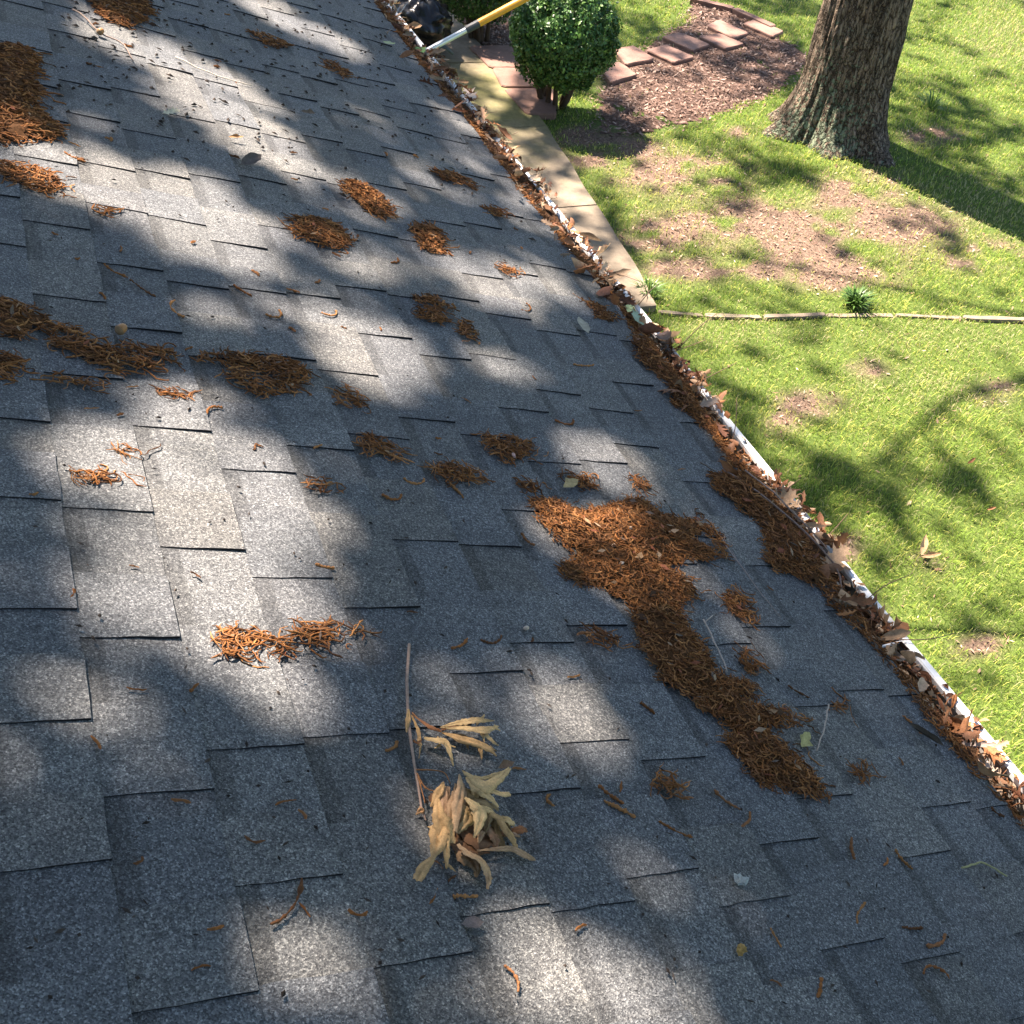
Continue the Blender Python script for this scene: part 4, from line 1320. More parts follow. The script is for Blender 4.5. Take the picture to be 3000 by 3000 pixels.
BRN, PALE = (.16, .11, .08), (.36, .30, .25)
twig('twig', [(1312, 1192), (1325, 1225), (1340, 1255), (1356, 1290)], [.036, .04, .04, .036], .0018, .0013, PALE, 'thin grey twig resting on top of the large catkin drift', side=[((1314, 1198, .037), (1326, 1190, .045))])
twig('twig', [(1360, 1022), (1368, 1040), (1400, 1085), (1430, 1125), (1468, 1170)], [.008, .010, .012, .010, .009], .0017, .0008, (.26, .21, .19), 'long thin grey twig lying between the drift and the gutter', side=[((1385, 1062, .011), (1375, 1045, .012)), ((1366, 1036, .01), (1361, 1018, .012))])
twig('twig', [(1555, 1340), (1550, 1380), (1538, 1420)], [.02, .016, .010], .0016, .0012, PALE, 'short pale twig beside the yellow-green leaf scrap')
twig('twig', [(1812, 1640), (1850, 1632), (1895, 1658)], [.009, .012, .010], .0020, .0016, (.28, .27, .13), 'greenish bowed twig near the right edge of the roof')
twig('twig', [(135, 28), (150, 40), (180, 68), (200, 78), (230, 90), (245, 110), (250, 122)], [.012, .02, .015, .012, .012, .011, .01], .0028, .0018, (.22, .17, .14), 'crooked dark twig at the upper left below the top mat')
twig('straw', [(330, 112), (370, 132), (420, 152), (475, 165)], [.01, .011, .011, .010], .0022, .0016, (.50, .44, .36), 'pale straw stalk lying in the upper left streak of sun', 'straw')
twig('twig', [(1318, 878), (1335, 892), (1370, 910)], [.012, .016, .012], .0016, .0010, (.12, .09, .07), 'thin dark twig end poking out of the gutter edge litter')
twig('twig', [(1360, 898), (1410, 940), (1465, 985), (1530, 1040), (1575, 1085), (1590, 1130)], [.02, .03, .034, .028, .02, .0], .0030, .0022, (.20, .14, .115), 'long brown twig lying along the gutter edge litter')
twig('twig', [(1395, 905), (1450, 955), (1520, 1020), (1560, 1050)], [.03, .036, .03, .012], .0022, .0015, (.24, .18, .15), 'thinner twig crossing the long brown twig by the gutter')
# twig that sticks out over the lawn
A_ = at_z(1276, 662, LIPZ + .01); B_ = at_dist(1352, 592, np.linalg.norm(A_ - CAM) + .03)
Q = np.array([A_ + (B_ - A_) * t + np.array([0, 0, .012 * math.sin(t * 3.1)]) for t in np.linspace(0, 1, 8)])
V, F = tube(Q, np.linspace(.0022, .0012, 8), 6)
tag(MB().add(V, F, (.13, .105, .06)).build('twig', M['twig'], smooth=True), 'straight dark twig jutting from the gutter over the lawn', 'twig')
A_ = at_z(1205, 575, LIPZ); B_ = at_z(1243, 535, LIPZ + .05)
V, F = tube([A_, (A_ + B_) / 2 + [0, 0, .01], B_], [.0022, .0017, .001], 6)
tag(MB().add(V, F, (.11, .08, .06)).build('twig', M['twig']), 'short dark twig poking over the gutter lip above the walkway end', 'twig')


# small single things on the roof
def loose_leaf(name, a, b, ha, hb, wr_, cu, be, ro, col, label, cat='leaf', seed=1, lobes=True, mat='leaf', group=None):
    mb = MB()
    leaf_between(mb, rp_px(*a, ha), rp_px(*b, hb), wr_, cu, be, ro, .2, col, seed, lobes)
    return tag(mb.build(name, M[mat], smooth=True), label, cat, group)


loose_leaf('dry_leaf', (1705, 1368), (1772, 1420), .016, .014, .34, 2.2, .3, .3, (.06, .05, .038), 'dark tightly curled leaf near the gutter at the right', seed=31, lobes=False)
loose_leaf('leaf_scrap', (1509, 1414), (1520, 1390), .012, .014, .7, .5, .2, .1, (.36, .33, .13), 'yellow-green torn leaf scrap at the foot of the drift', seed=32, lobes=False)
loose_leaf('leaf_scrap', (303, 224), (336, 222), .012, .016, .55, .5, .1, .2, (.55, .50, .36), 'pale cream leaf scrap in the upper left sun streak', seed=33)
loose_leaf('leaf_scrap', (1085, 612), (1105, 640), .02, .012, .5, .4, .1, 0, (.36, .34, .26), 'pale leaf scrap beside the gutter edge strip', seed=34, lobes=False)
loose_leaf('dry_leaf', (428, 270), (455, 274), .012, .014, .45, 1.4, .3, .2, (.34, .19, .08), 'small curled orange leaf in the upper sun streak', seed=35, lobes=False)
loose_leaf('dry_leaf', (450, 322), (487, 313), .012, .016, .5, 1.2, .3, .2, (.12, .10, .09), 'grey curled leaf at the edge of the upper sun streak', seed=36, lobes=False)
loose_leaf('dry_leaf', (565, 216), (592, 226), .012, .014, .6, 1.0, .3, .2, (.15, .11, .075), 'small brown leaf in the shaded upper middle', seed=37, lobes=False)
loose_leaf('leaf_scrap', (863, 1755), (905, 1752), .010, .010, .55, .3, .1, .1, (.15, .12, .11), 'dark flat leaf scrap below the sprig', seed=38, lobes=False)
loose_leaf('dry_leaf', (935, 1457), (965, 1448), .010, .012, .5, .8, .1, .1, (.20, .12, .07), 'small brown leaf scrap right of the upper leaf bunch', seed=39, lobes=False)
loose_leaf('leaf_scrap', (1060, 925), (1085, 915), .014, .018, .6, .4, .1, .1, (.50, .38, .18), 'pale yellow leaf scrap on the upper tip of the drift', seed=40, lobes=False)
loose_leaf('green_leaf', (722, 82), (740, 100), .012, .03, .5, .4, .2, .2, (.17, .28, .05), 'fresh green leaf on the shingles near the top of the gutter', seed=41, lobes=False, mat='green')
loose_leaf('green_leaf', (1186, 600), (1204, 632), .03, .02, .5, .3, .2, .0, (.30, .42, .27), 'pale green leaf lying over the edge of the roof', seed=42, lobes=False, mat='green')


def blob(name, c, rad, col, label, cat, mat='leaf', seed=0, sq=(1, 1, .7), rough=.25, nu=10, nv=7):
    r = np.random.default_rng(seed)
    V = []
    for i in range(nv + 1):
        th = math.pi * i / nv
        for j in range(nu):
            ph = 2 * math.pi * j / nu
            q = 1 + rough * r.standard_normal() * (0 < i < nv)
            V.append((math.sin(th) * math.cos(ph) * q * sq[0], math.sin(th) * math.sin(ph) * q * sq[1], math.cos(th) * q * sq[2]))
    V = np.array(V) * rad + np.array(c)
    F = [[i * nu + j, (i + 1) * nu + j, (i + 1) * nu + (j + 1) % nu, i * nu + (j + 1) % nu] for i in range(nv) for j in range(nu)]
    return tag(MB().add(V, np.array(F), col).build(name, M[mat], smooth=rough < .2), label, cat)


blob('lichen_bit', rp_px(1390, 1670, .011), .009, (.34, .37, .35), 'pale grey lichen flake on the dark tabs at the lower right', 'lichen', 'leaf', 1, (1, 1, .4), .35)
blob('blossom', rp_px(1392, 1800, .011), .007, (.36, .23, .07), 'small yellow withered blossom at the lower right', 'blossom', 'leaf', 2, (1, 1, .6), .3)
blob('bud_scale', rp_px(966, 866, .016), .006, (.55, .36, .30), 'pink bud scale on the wedge-shaped catkin clump', 'bud', 'leaf', 3, (.6, 1.4, .6), .1)
for px, py, lab in [(1148, 1046, 'pale seed on the sunlit upper part of the drift'), (1163, 1080, 'second pale seed on the drift, near its middle'), (1178, 1014, 'small white seed near the top of the drift'), (990, 1190, 'white speck of lichen right above the sprig')]:
    blob('seed', rp_px(px, py, .03 if px > 1000 else .008), .0055, (.52, .42, .33), lab, 'seed', 'leaf', px, (1, .7, .6), .12)
# acorns
for (px, py, hh, rr, lab) in [(226, 632, .020, .0105, 'round tan acorn lying on the long catkin mat'), (187, 72, .018, .010, 'small acorn stuck on the crooked twig at the upper left')]:
    c = rp_px(px, py, hh)
    ac = empty('acorn', tuple(c)); tag(ac, lab, 'acorn')
    th = np.linspace(0, math.pi, 9)
    ax = np.array([.8, .5, .25]); ax /= np.linalg.norm(ax)
    P = np.array([c + ax * rr * 1.25 * -math.cos(t) for t in th])
    V, F = tube(P, np.maximum(np.sin(th) * rr, rr * .08), 10)
    adopt(MB().add(V, F, (.4, .24, .1)).build('nut', M['acorn'], smooth=True), ac)
    th2 = np.linspace(.15, 1.35, 5)
    P = np.array([c + ax * rr * 1.28 * -math.cos(t) for t in th2])
    V, F = tube(P, np.sin(th2) * rr * 1.12, 10)
    adopt(MB().add(V, F, (.2, .13, .07)).build('cup', M['twig'], smooth=True), ac)

# ------------------------------------------------------------------ litter along the gutter
def fringe(pts_px, wide, label, seed, hmax=.02, cover=2.2):
    r_ = [roof_sy(*p) for p in pts_px]
    return heap('gutter_edge_litter', pts_px, label, hmax, cover, 1.2, 1.1, .0012, (.025, .055), seed, 'catkin litter', 'catkin litter along the eave')


EDGE = [(1093, 15), (1165, 95), (1233, 176), (1310, 274), (1383, 352), (1430, 424), (1497, 512), (1554, 590), (1616, 668), (1662, 740), (1745, 823), (1813, 926), (1846, 985), (1850, 1040), (1865, 1071), (1910, 1099), (1956, 1149), (1970, 1194), (2020, 1226),
        (2079, 1281), (2115, 1340), (2120, 1381), (2070, 1392), (2079, 1427), (2170, 1500), (2229, 1554), (2234, 1645), (2261, 1677), (2329, 1691), (2398, 1732), (2517, 1849), (2569, 1895), (2657, 2000), (2714, 2093), (2807, 2202), (2880, 2290), (2957, 2378), (3000, 2430)]
EDGE = [(a / K, b / K) for a, b in EDGE]


def px_of_roof(s_, y_):
    x_, z_ = to_px(RP(np.array(s_), np.array(y_), np.array(0.0)))
    return float(x_), float(z_)


def eave_litter(i0, i1, label, seed, hmax, cov):
    inner = EDGE[i0:i1 + 1]
    sy = [roof_sy(*p) for p in inner]
    sy = [(min(a, EAVE_S + .005), b) for a, b in sy]
    ys_ = np.linspace(sy[-1][1], sy[0][1], 14)
    outer = [(EAVE_S + .012 + .012 * float(cover(b)), b) for b in ys_]
    fringe([px_of_roof(*q) for q in sy] + [px_of_roof(*q) for q in outer], .1, label, seed, hmax, cov)


eave_litter(0, 4, 'brown litter along the far upper eave by the pole', 305, .016, 1.8)
eave_litter(4, 12, 'brown litter on the eave beside the concrete walkway', 304, .018, 1.8)
eave_litter(12, 21, 'wide brown catkin litter spilling over the eave below the walkway end', 301, .026, 2.0)
eave_litter(21, 29, 'widest rusty catkin litter on the eave, under the long twigs', 302, .028, 2.2)
eave_litter(29, 37, 'thin brown litter along the nearest eave at the lower right', 306, .012, 1.6)

# loose bits inside the gutter (uncountable) and whole leaves (countable)
mb = MB(); r = np.random.default_rng(41)
for q in range(2600):
    y = r.uniform(.2, 8) if q % 3 else r.uniform(.4, 3)
    x = r.uniform(EX - .02, LIPX - .012)
    z = gutter_level(np.array(y)) + r.uniform(-.004, .016)
    a = r.uniform(0, math.pi); el = r.normal(0, .35)
    L = r.uniform(.012, .045)
    dv = np.array([math.cos(a) * math.cos(el), math.sin(a) * math.cos(el), math.sin(el)]) * L
    P0 = np.array([x, y, z])
    if q % 5 < 3:
        m_ = P0 + dv * .5 + r.normal(0, .004, 3)
        V, F = tube([P0, m_, P0 + dv], [r.uniform(.0009, .0020)] * 3, 3, False)
        mb.add(V, F, np.array((.22, .105, .05)) * r.uniform(.4, 1.4))
    else:
        w = np.cross(dv, r.normal(0, 1, 3)); w = w / np.linalg.norm(w) * L * r.uniform(.12, .35)
        V = np.array([P0, P0 + dv * .5 + w, P0 + dv, P0 + dv * .5 - w])
        mb.add(V, np.array([[0, 1, 2], [0, 2, 3]]), np.array([(.34, .25, .18), (.22, .12, .07), (.13, .07, .045), (.45, .36, .29)][r.integers(4)]) * r.uniform(.6, 1.2))
for q in range(1150):
    y = .4 + 6.8 * r.random()
    cv = float(cover(y))
    x = r.uniform(EX + .0, LIPX - .006) if r.random() > .42 * cv ** 2.2 else r.uniform(LIPX - .022, LIPX + .010)
    z = float(gutter_level(np.array(y))) + r.uniform(-.002, .016)
    if x > LIPX - .014: z = max(z, LIPZ + .008)
    a = r.uniform(0, 6.28); el = r.normal(.05, .4); L = r.uniform(.014, .042)
    dv = np.array([math.cos(a) * math.cos(el), math.sin(a) * math.cos(el), math.sin(el)]) * L
    c = np.array([(.30, .185, .105), (.19, .09, .05), (.42, .30, .20), (.13, .06, .034), (.30, .135, .06), (.09, .045, .03)][r.integers(6)]) * r.uniform(.7, 1.2)
    n_ = 5
    P = np.array([x, y, z]) + np.linspace(-.5, .5, n_)[:, None] * dv + np.array([0, 0, 1]) * (.006 * np.sin(np.linspace(0, 3.1, n_)))[:, None]
    ribbon(mb, P, L * np.array([.08, .34, .45, .32, .05]) * r.uniform(.7, 1.4), r.uniform(.5, 1.35), c, np.array([r.normal(0, .5), r.normal(0, .5), 1.0]), .8, q)
tag(mb.build('gutter_debris', M['litter']), 'small twig and leaf bits mixed through the clogged gutter', 'leaf litter', kind='stuff')
LC = [(.34, .21, .115), (.21, .10, .052), (.42, .28, .18), (.14, .06, .034), (.34, .15, .065), (.24, .17, .11)]


LCN = ['tan', 'brown', 'pale pinkish', 'dark rust', 'orange-brown', 'greyish']
SECT = ['at the lower right corner', 'beside the lower open lawn', 'beside the middle of the open lawn', 'just below the end of the walkway', 'beside the pale end of the walkway', 'beside the mossy walkway', 'near the pole and black bag']
SECY = [float(at_z(px, py, LIPZ)[1]) for px, py in [(1850, 1370), (1640, 1130), (1450, 900), (1240, 630), (1000, 330), (830, 120)]]


def gutter_leaf(y, x, z, L, az, el, wr_, cu, be, ro, col, seed, label, group=None, lobes=True):
    b = np.array([x, y, z])
    dv = np.array([math.cos(az) * math.cos(el), math.sin(az) * math.cos(el), math.sin(el)]) * L
    mb = MB()
    leaf_between(mb, b - dv * .5, b + dv * .5, wr_, cu, be, ro, .3, col, seed, lobes, np.array([0, 0, 1.0]))
    return tag(mb.build('dry_leaf', M['leaf'], smooth=True), label, 'leaf', group)


tries = 0
q = 0
while q < 300:
    y = .5 + 6.5 * r.random() ** 1.15
    cv = float(cover(y))
    if r.random() > .25 + .75 * cv:
        continue
    q += 1
    x = r.uniform(EX - .03 - .05 * cv, LIPX - .004)
    far = y > 3
    over = r.random() < .6 * cv ** 2.2
    if over: x = LIPX + r.uniform(-.012, .016)
    z = max(float(gutter_level(np.array(y))) + r.uniform(.002, .018), LIPZ + .012 if over else 0) + (.006 if far else 0)
    if x < EX + .045: z = max(z, EZ - (x - EX) * .3 + .014 + .02 * cv)
    L = r.uniform(.035, .075) if r.random() < .8 else r.uniform(.075, .10)
    ci = r.integers(len(LC))
    sec = SECT[min(int(np.searchsorted(SECY, y)), len(SECT) - 1)]
    gutter_leaf(y, x, float(z), L, r.uniform(0, 6.28), r.normal(.1, .35), r.uniform(.38, .7), r.uniform(.6, 2.0) * (1 if r.random() < .6 else -1), r.normal(0, .6), r.normal(0, .8),
                np.array(LC[ci]) * r.uniform(.7, 1.2), 2000 + q, '%s leaf %s %s' % (LCN[ci], 'on the gutter lip' if over else 'in gutter debris', sec), 'dry leaves in the gutter', r.random() < .5)


def gleaf_px(base, tip, zb, zt, wr_, cu, be, ro, col, seed, label, lobes=True):
    A = at_z(*base, LIPZ + zb); B = at_z(*tip, LIPZ + zt)
    mb = MB()
    leaf_between(mb, A, B, wr_, cu, be, ro, .2, col, seed, lobes, np.array([0, 0, 1.0]))
    tag(mb.build('dry_leaf', M['leaf'], smooth=True), label, 'leaf')


PKB = (.40, .27, .17)
gleaf_px((1450, 965), (1500, 928), .03, .05, .8, .8, .2, .3, PKB, 61, 'broad pale oak leaf with points overhanging the gutter lip in the middle')
gleaf_px((1462, 955), (1512, 960), .03, .045, .6, 1.2, .2, -.3, PKB, 62, 'curled pale oak leaf just below the broad overhanging leaf')
gleaf_px((1545, 1075), (1600, 1035), .035, .055, .75, .6, .1, .1, PKB, 63, 'spiky grey-brown oak leaf standing over the gutter lip')
gleaf_px((1520, 1085), (1565, 1105), .03, .03, .5, .6, .1, .1, (.40, .29, .21), 64, 'flat tan leaf lying beneath the spiky oak leaf', False)
gleaf_px((1655, 1205), (1720, 1195), .03, .055, .45, 1.4, .3, .4, PKB, 65, 'pinkish leaf leaning over the lip at the lower gutter', False)
gleaf_px((1870, 1410), (1905, 1400), .03, .045, .6, .8, .2, .2, PKB, 66, 'oak leaf crossing the lip near the lower right corner')
gleaf_px((1800, 1405), (1880, 1405), .025, .045, .30, 1.4, .1, .3, (.36, .29, .25), 67, 'long greyish leaf laid across the gutter near the lower right')
gleaf_px((1130, 520), (1145, 500), .03, .04, .8, 1.8, .5, .4, (.50, .38, .27), 68, 'coiled tan leaf in the gutter beside the walkway end')
gleaf_px((1165, 598), (1163, 560), .03, .04, .4, 1.2, .2, .4, (.50, .40, .33), 69, 'upright pinkish leaf in the gutter near the pale green leaf')
gleaf_px((1310, 770), (1355, 755), .03, .04, .6, 1.1, .2, .3, (.46, .34, .26), 70, 'tan leaf leaning on the lip right of the middle litter')
gleaf_px((1245, 628), (1262, 645), .03, .05, .9, 1.2, .2, .3, (.10, .07, .065), 71, 'dark purple-brown crumpled leaf clump on the lip', False)
gleaf_px((912, 235), (908, 205), .03, .05, .5, 1.4, .2, .3, (.55, .33, .2), 72, 'sunlit orange curled leaf standing in the upper gutter')
gleaf_px((874, 165), (900, 192), .04, .04, .4, .8, .2, .3, (.62, .50, .42), 73, 'pale leaf bridging the upper gutter lip')
gleaf_px((1000, 330), (1020, 345), .04, .05, .7, 1.4, .2, .3, (.55, .42, .3), 74, 'tan cupped leaf on the lip above the walkway')
gleaf_px((1180, 590), (1196, 572), .02, .03, .6, .2, .1, .1, (.20, .30, .18), 75, 'small green leaf in the gutter above the pale green leaf', False)
gleaf_px((783, 88), (800, 102), .02, .03, .6, .2, .1, .1, (.17, .32, .08), 76, 'small bright green leaf in the gutter beside the black bag', False)

TWG = ['beside the lower open lawn', 'where the lip is clear, lower right', 'above the spiky oak leaf', 'beside the broad overhanging leaf', 'over the clear middle stretch of lip', 'below the dark crumpled leaf clump', 'beside the dark crumpled leaf clump', 'by the coiled tan leaf', 'by the tan cupped leaf', 'where the gutter passes the mossy walkway', 'by the sunlit orange curled leaf', 'just below the pole']
for q, (px, py) in enumerate([(1700, 1205), (1640, 1135), (1555, 1030), (1490, 945), (1395, 825), (1310, 730), (1262, 668), (1130, 505), (1022, 355), (950, 268), (905, 215), (830, 125)]):
    A = at_z(px - 12, py + 2, LIPZ + .006)
    az = r.uniform(-.9, 1.6); el = r.uniform(.1, .8); L = r.uniform(.07, .17)
    D_ = np.array([math.cos(az) * math.cos(el), math.sin(az) * math.cos(el), math.sin(el)]) * L
    P = smooth_path(np.array([A - D_ * .35, A, A + D_ * .5 + r.normal(0, .006, 3), A + D_]), 10)
    V, F = tube(P, np.linspace(.0019, .0009, 10), 5)
    tag(MB().add(V, F, np.array((.15, .10, .07)) * r.uniform(.6, 1.6)).build('twig', M['twig'], smooth=True), 'thin dry twig sticking out of the gutter ' + TWG[q], 'twig', 'twigs sticking out of the gutter')

# ------------------------------------------------------------------ stepping stones, slabs and edging
def stone(name, corners_px, z0, z1, label, cat, group, tint, seed, corners_w=None):
    r = np.random.default_rng(seed)
    P = np.array([at_z(px, py, z1)[:2] for px, py in corners_px]) if corners_w is None else np.array(corners_w)
    c = P.mean(0)
    # outline with small chips
    out = []
    for i in range(4):
        a, b = P[i], P[(i + 1) % 4]
        for t in np.linspace(.06, .94, 6):
            out.append(a + (b - a) * t + r.normal(0, .003, 2))
    out = np.array(out); n = len(out)
    ins = c + (out - c) * .965
    Vt = np.concatenate([np.c_[ins, np.full(n, z1) + r.normal(0, .001, n)], np.c_[out, np.full(n, z1 - .009)], np.c_[out, np.full(n, z0)], [[c[0], c[1], z1]]])
    ring = lambda o1, o2: np.array([[o1 + q, o2 + q, o2 + (q + 1) % n, o1 + (q + 1) % n] for q in range(n)])
    fan = np.array([[3 * n, q, (q + 1) % n] for q in range(n)])
    # make the winding face up
    area = np.dot(out[:, 0], np.roll(out[:, 1], -1)) - np.dot(out[:, 1], np.roll(out[:, 0], -1))
    A, B_ = ring(0, n), ring(n, 2 * n)
    if area < 0:
        fan, A, B_ = fan[:, ::-1], A[:, ::-1], B_[:, ::-1]
    return tag(MB().add(Vt, [A, B_, fan], tint).build(name, M['paver']), label, cat, group)


Zd = lambda x, y: ((1400 + x / 1.932) / K, (y / 1.932) / K)
ST = [([(1040, 205), (1140, 178), (1320, 250), (1215, 285)], 'reddish stepping stone in the middle of the mulch bed'),
      ([(950, 280), (1065, 250), (1230, 320), (1110, 352)], 'large stepping stone right of the one touching the round shrub'),
      ([(765, 275), (880, 255), (1005, 330), (840, 362)], 'stepping stone half hidden by the round shrub, upper one'),
      ([(1290, 140), (1370, 108), (1535, 185), (1450, 213)], 'stepping stone in the far row next to the last one'),
      ([(1250, 203), (1370, 187), (1510, 245), (1400, 275)], 'half sunlit stepping stone in the near row by the oak'),
      ([(1500, 130), (1570, 105), (1735, 175), (1670, 205)], 'farthest sunlit stepping stone beside the lawn edge'),
      ([(690, 370), (800, 345), (905, 420), (750, 465)], 'stepping stone half hidden by the round shrub, lower sunlit one')]
for q, (c, lab) in enumerate(ST):
    stone('stepping_stone', [Zd(*a) for a in c], -.03, .034, lab, 'stepping stone', 'stepping stones in the mulch', np.array((1.05, 1.0, 1.0)) * (.9 + .05 * (q % 4)), q)
SLABS = [([(883, 86), (980, 84), (1000, 126), (925, 126)], 'brown slab beside the walkway nearest the dark shrub bed'),
         ([(928, 127), (1002, 127), (1040, 162), (948, 163)], 'brown slab in the middle of three beside the walkway'),
         ([(950, 166), (1044, 165), (1050, 215), (993, 214)], 'brown slab under the round shrub beside the walkway')]
for q, (c, lab) in enumerate(SLABS):
    stone('paving_slab', c, -.02, .055 - .004 * q, lab, 'paving slab', 'brown slabs beside the walkway', np.array((.92, .86, .84)), 40 + q)
# pale stone edging across the lawn
ed_px = [(1243, 580), (1330, 588), (1440, 592), (1560, 588), (1690, 588), (1820, 594), (1960, 598)]
labs = ['pale edging stone at the end of the walkway', 'pale edging stone second from the walkway, in the bright strip', 'pale edging stone third from the walkway', 'pale edging stone behind the round weed', 'pale edging stone right of the round weed', 'pale edging stone at the right edge of the picture']
ep = np.array([at_z(px, py, .03)[:2] for px, py in ed_px])
for q in range(6):
    a, b = ep[q], ep[q + 1]
    dv = (b - a) / np.linalg.norm(b - a); nv = np.array([-dv[1], dv[0]])
    w = .018 + .005 * (q % 2)
    a2, b2 = a + dv * .008, b - dv * .008
    st = stone('edging_stone', None, -.04, .001 + .006 * (q % 3), labs[q], 'edging stone', 'edging stones across the lawn', (1, 1, 1), 60 + q, [a2 - nv * w, b2 - nv * w, b2 + nv * w, a2 + nv * w])
    st.data.materials[0] = M['timber']
# dark edge stones of the far side of the bed
bp = np.array([at_z(px, py, .03)[:2] for px, py in [(1305, -2), (1385, 18), (1460, 52)]])
for q in range(2):
    a, b = bp[q], bp[q + 1]
    dv = (b - a) / np.linalg.norm(b - a); nv = np.array([-dv[1], dv[0]])
    stone('bed_edging', None, -.03, .05, ['brown edging strip at the far corner of the mulch bed', 'brown edging strip leading to the farthest stepping stone'][q], 'bed edging', 'edging of the mulch bed', (.8, .75, .75), 80 + q, [a - nv * .05, b - dv * .01 - nv * .05, b - dv * .01 + nv * .05, a + nv * .05])

# ------------------------------------------------------------------ oak: trunk and crown
TB = at_z(1572, 252, 0.0); TB[2] = 0
TR = .385
oak = empty('oak_tree', (float(TB[0]), float(TB[1]), 0))
tag(oak, 'thick oak trunk with lichen on its flared base, standing on the lawn', 'tree')
nz, na = 150, 220
zz = np.concatenate([np.linspace(-.08, 1.0, 70), np.linspace(1.02, 8.6, nz - 70)])
th = np.arange(na) * 2 * math.pi / na
lobes = [(0.2, .3), (1.25, .55), (2.3, .8), (3.05, 1.25), (4.1, .75), (4.95, 1.35), (5.6, .3)]
Z, TH = np.meshgrid(zz, th, indexing='ij')
flare = np.exp(-np.clip(Z, 0, 9) / .30)
R_ = TR * (1 - .028 * np.clip(Z, 0, 7)) + flare * .10
for a, s in lobes:
    dlt = (TH - a + math.pi) % (2 * math.pi) - math.pi
    R_ += s * .21 * flare ** 1.5 * np.exp(-(dlt / .28) ** 2)
ridge = np.abs(vnoise(TH * 10.2 + .9 * vnoise(Z, TH, 2.2), Z * 1.1, 1.0) - .5) + .5 * np.abs(vnoise(TH * 22, Z * 3.2, 1.0) - .5)
ridge[:, -1] = ridge[:, 0]
R_ += .060 * (ridge - .3) * 1.0
LEAN = np.array([-.02, .03])
X = TB[0] + R_ * np.cos(TH) + LEAN[0] * Z
Y = TB[1] + R_ * np.sin(TH) + LEAN[1] * Z
i, j = np.meshgrid(np.arange(nz - 1), np.arange(na), indexing='ij')
F = np.stack([i * na + j, i * na + (j + 1) % na, (i + 1) * na + (j + 1) % na, (i + 1) * na + j], -1).reshape(-1, 4)
# lichen grows on the house-facing lower side
dl = (TH - math.radians(215) + math.pi) % (2 * math.pi) - math.pi
lich = np.clip(1.15 - Z / 1.15, 0, 1) * np.exp(-(dl / 1.1) ** 2)
trunk = MB().add(np.stack([X, Y, Z], -1).reshape(-1, 3), F, np.repeat(lich.reshape(-1, 1), 3, 1)).build('trunk', M['bark'], smooth=True)
adopt(trunk, oak)
# limbs
rl = np.random.default_rng(9)
top = np.array([TB[0] + LEAN[0] * 8.4, TB[1] + LEAN[1] * 8.4, 8.4])
for q in range(11):
    a = q * 2 * math.pi / 11 + rl.uniform(-.2, .2)
    ln = rl.uniform(4.5, 8.0)
    p = top - [0, 0, rl.uniform(.2, 1.6)]
    pts = [p]
    for w in range(8):
        p = p + np.array([math.cos(a), math.sin(a), .22 + .05 * w * rl.uniform(-1, 1)]) * ln / 8
        a += rl.normal(0, .14)
        pts.append(p)
    V, F = tube(pts, np.linspace(.055, .008, 9), 7)
    adopt(MB().add(V, F, (0, 0, 0)).build('limb', M['bark'], smooth=True), oak)

# crown: leaves that hang between the sun and the places that lie in shade
rc = np.random.default_rng(21)


def crown_leaves(T, lit, zlo, zhi, size, keep_pow=1.0):
    keep = rc.random(len(T)) > lit ** keep_pow
    T = T[keep]
    z = rc.uniform(zlo, zhi, len(T))
    P = T + SUN[None] * ((z - T[:, 2]) / SUN[2])[:, None]
    n = len(P)
    nrm = SUN[None] * .9 + rc.normal(0, .55, (n, 3)); nrm /= np.linalg.norm(nrm, axis=1)[:, None]
    a = np.cross(nrm, rc.normal(0, 1, (n, 3))); a /= np.linalg.norm(a, axis=1)[:, None]
    b = np.cross(nrm, a)
    L = rc.uniform(.7, 1.3, n)[:, None] * size
    w = L * rc.uniform(.5, .72, n)[:, None]
    V = np.stack([P - a * L * .5, P - a * L * .1 + b * w * .5, P + a * L * .28 + b * w * .36, P + a * L * .5, P + a * L * .28 - b * w * .36, P - a * L * .1 - b * w * .5], 1)
    V[:, 3] -= nrm * L * .12
    return V


nr = 62000
s = rc.uniform(-1.2, EAVE_S + .12, nr); y = rc.uniform(-1.0, 8.5, nr)
T = RP(s, y, np.zeros(nr))
lit = lit_share(T, np.clip(2.2 * fbm(s, y, 2.2) - 1.0, 0, .7), True)
V1 = crown_leaves(T, lit, 9.2, 12.0, .105)
ng = 52000
x = rc.uniform(1.7, 14.5, ng); y = rc.uniform(-.5, 19.0, ng)
T = np.stack([x, y, np.zeros(ng)], -1)
soft = np.clip(1 + np.log(np.clip(3.0 * (fbm(x + 30, y, .75) - .36), .02, .8)) / 3.6, 0, 1)
pxt, pyt = to_px(T)
soft = np.where(((pxt - 1810) / 230) ** 2 + ((pyt - 310) / 85) ** 2 < 1, 0, soft)
soft = np.where((x < np.interp(y, wr[:, 1], wr[:, 0]) + .15) & (y > WALK_END - .3), 0, soft)
lit = np.maximum(lit_share(T, np.clip(2.2 * fbm(x, y, 1.0) - .8, 0, .8)), soft)
V2 = crown_leaves(T, lit, 10.0, 14.0, .165)
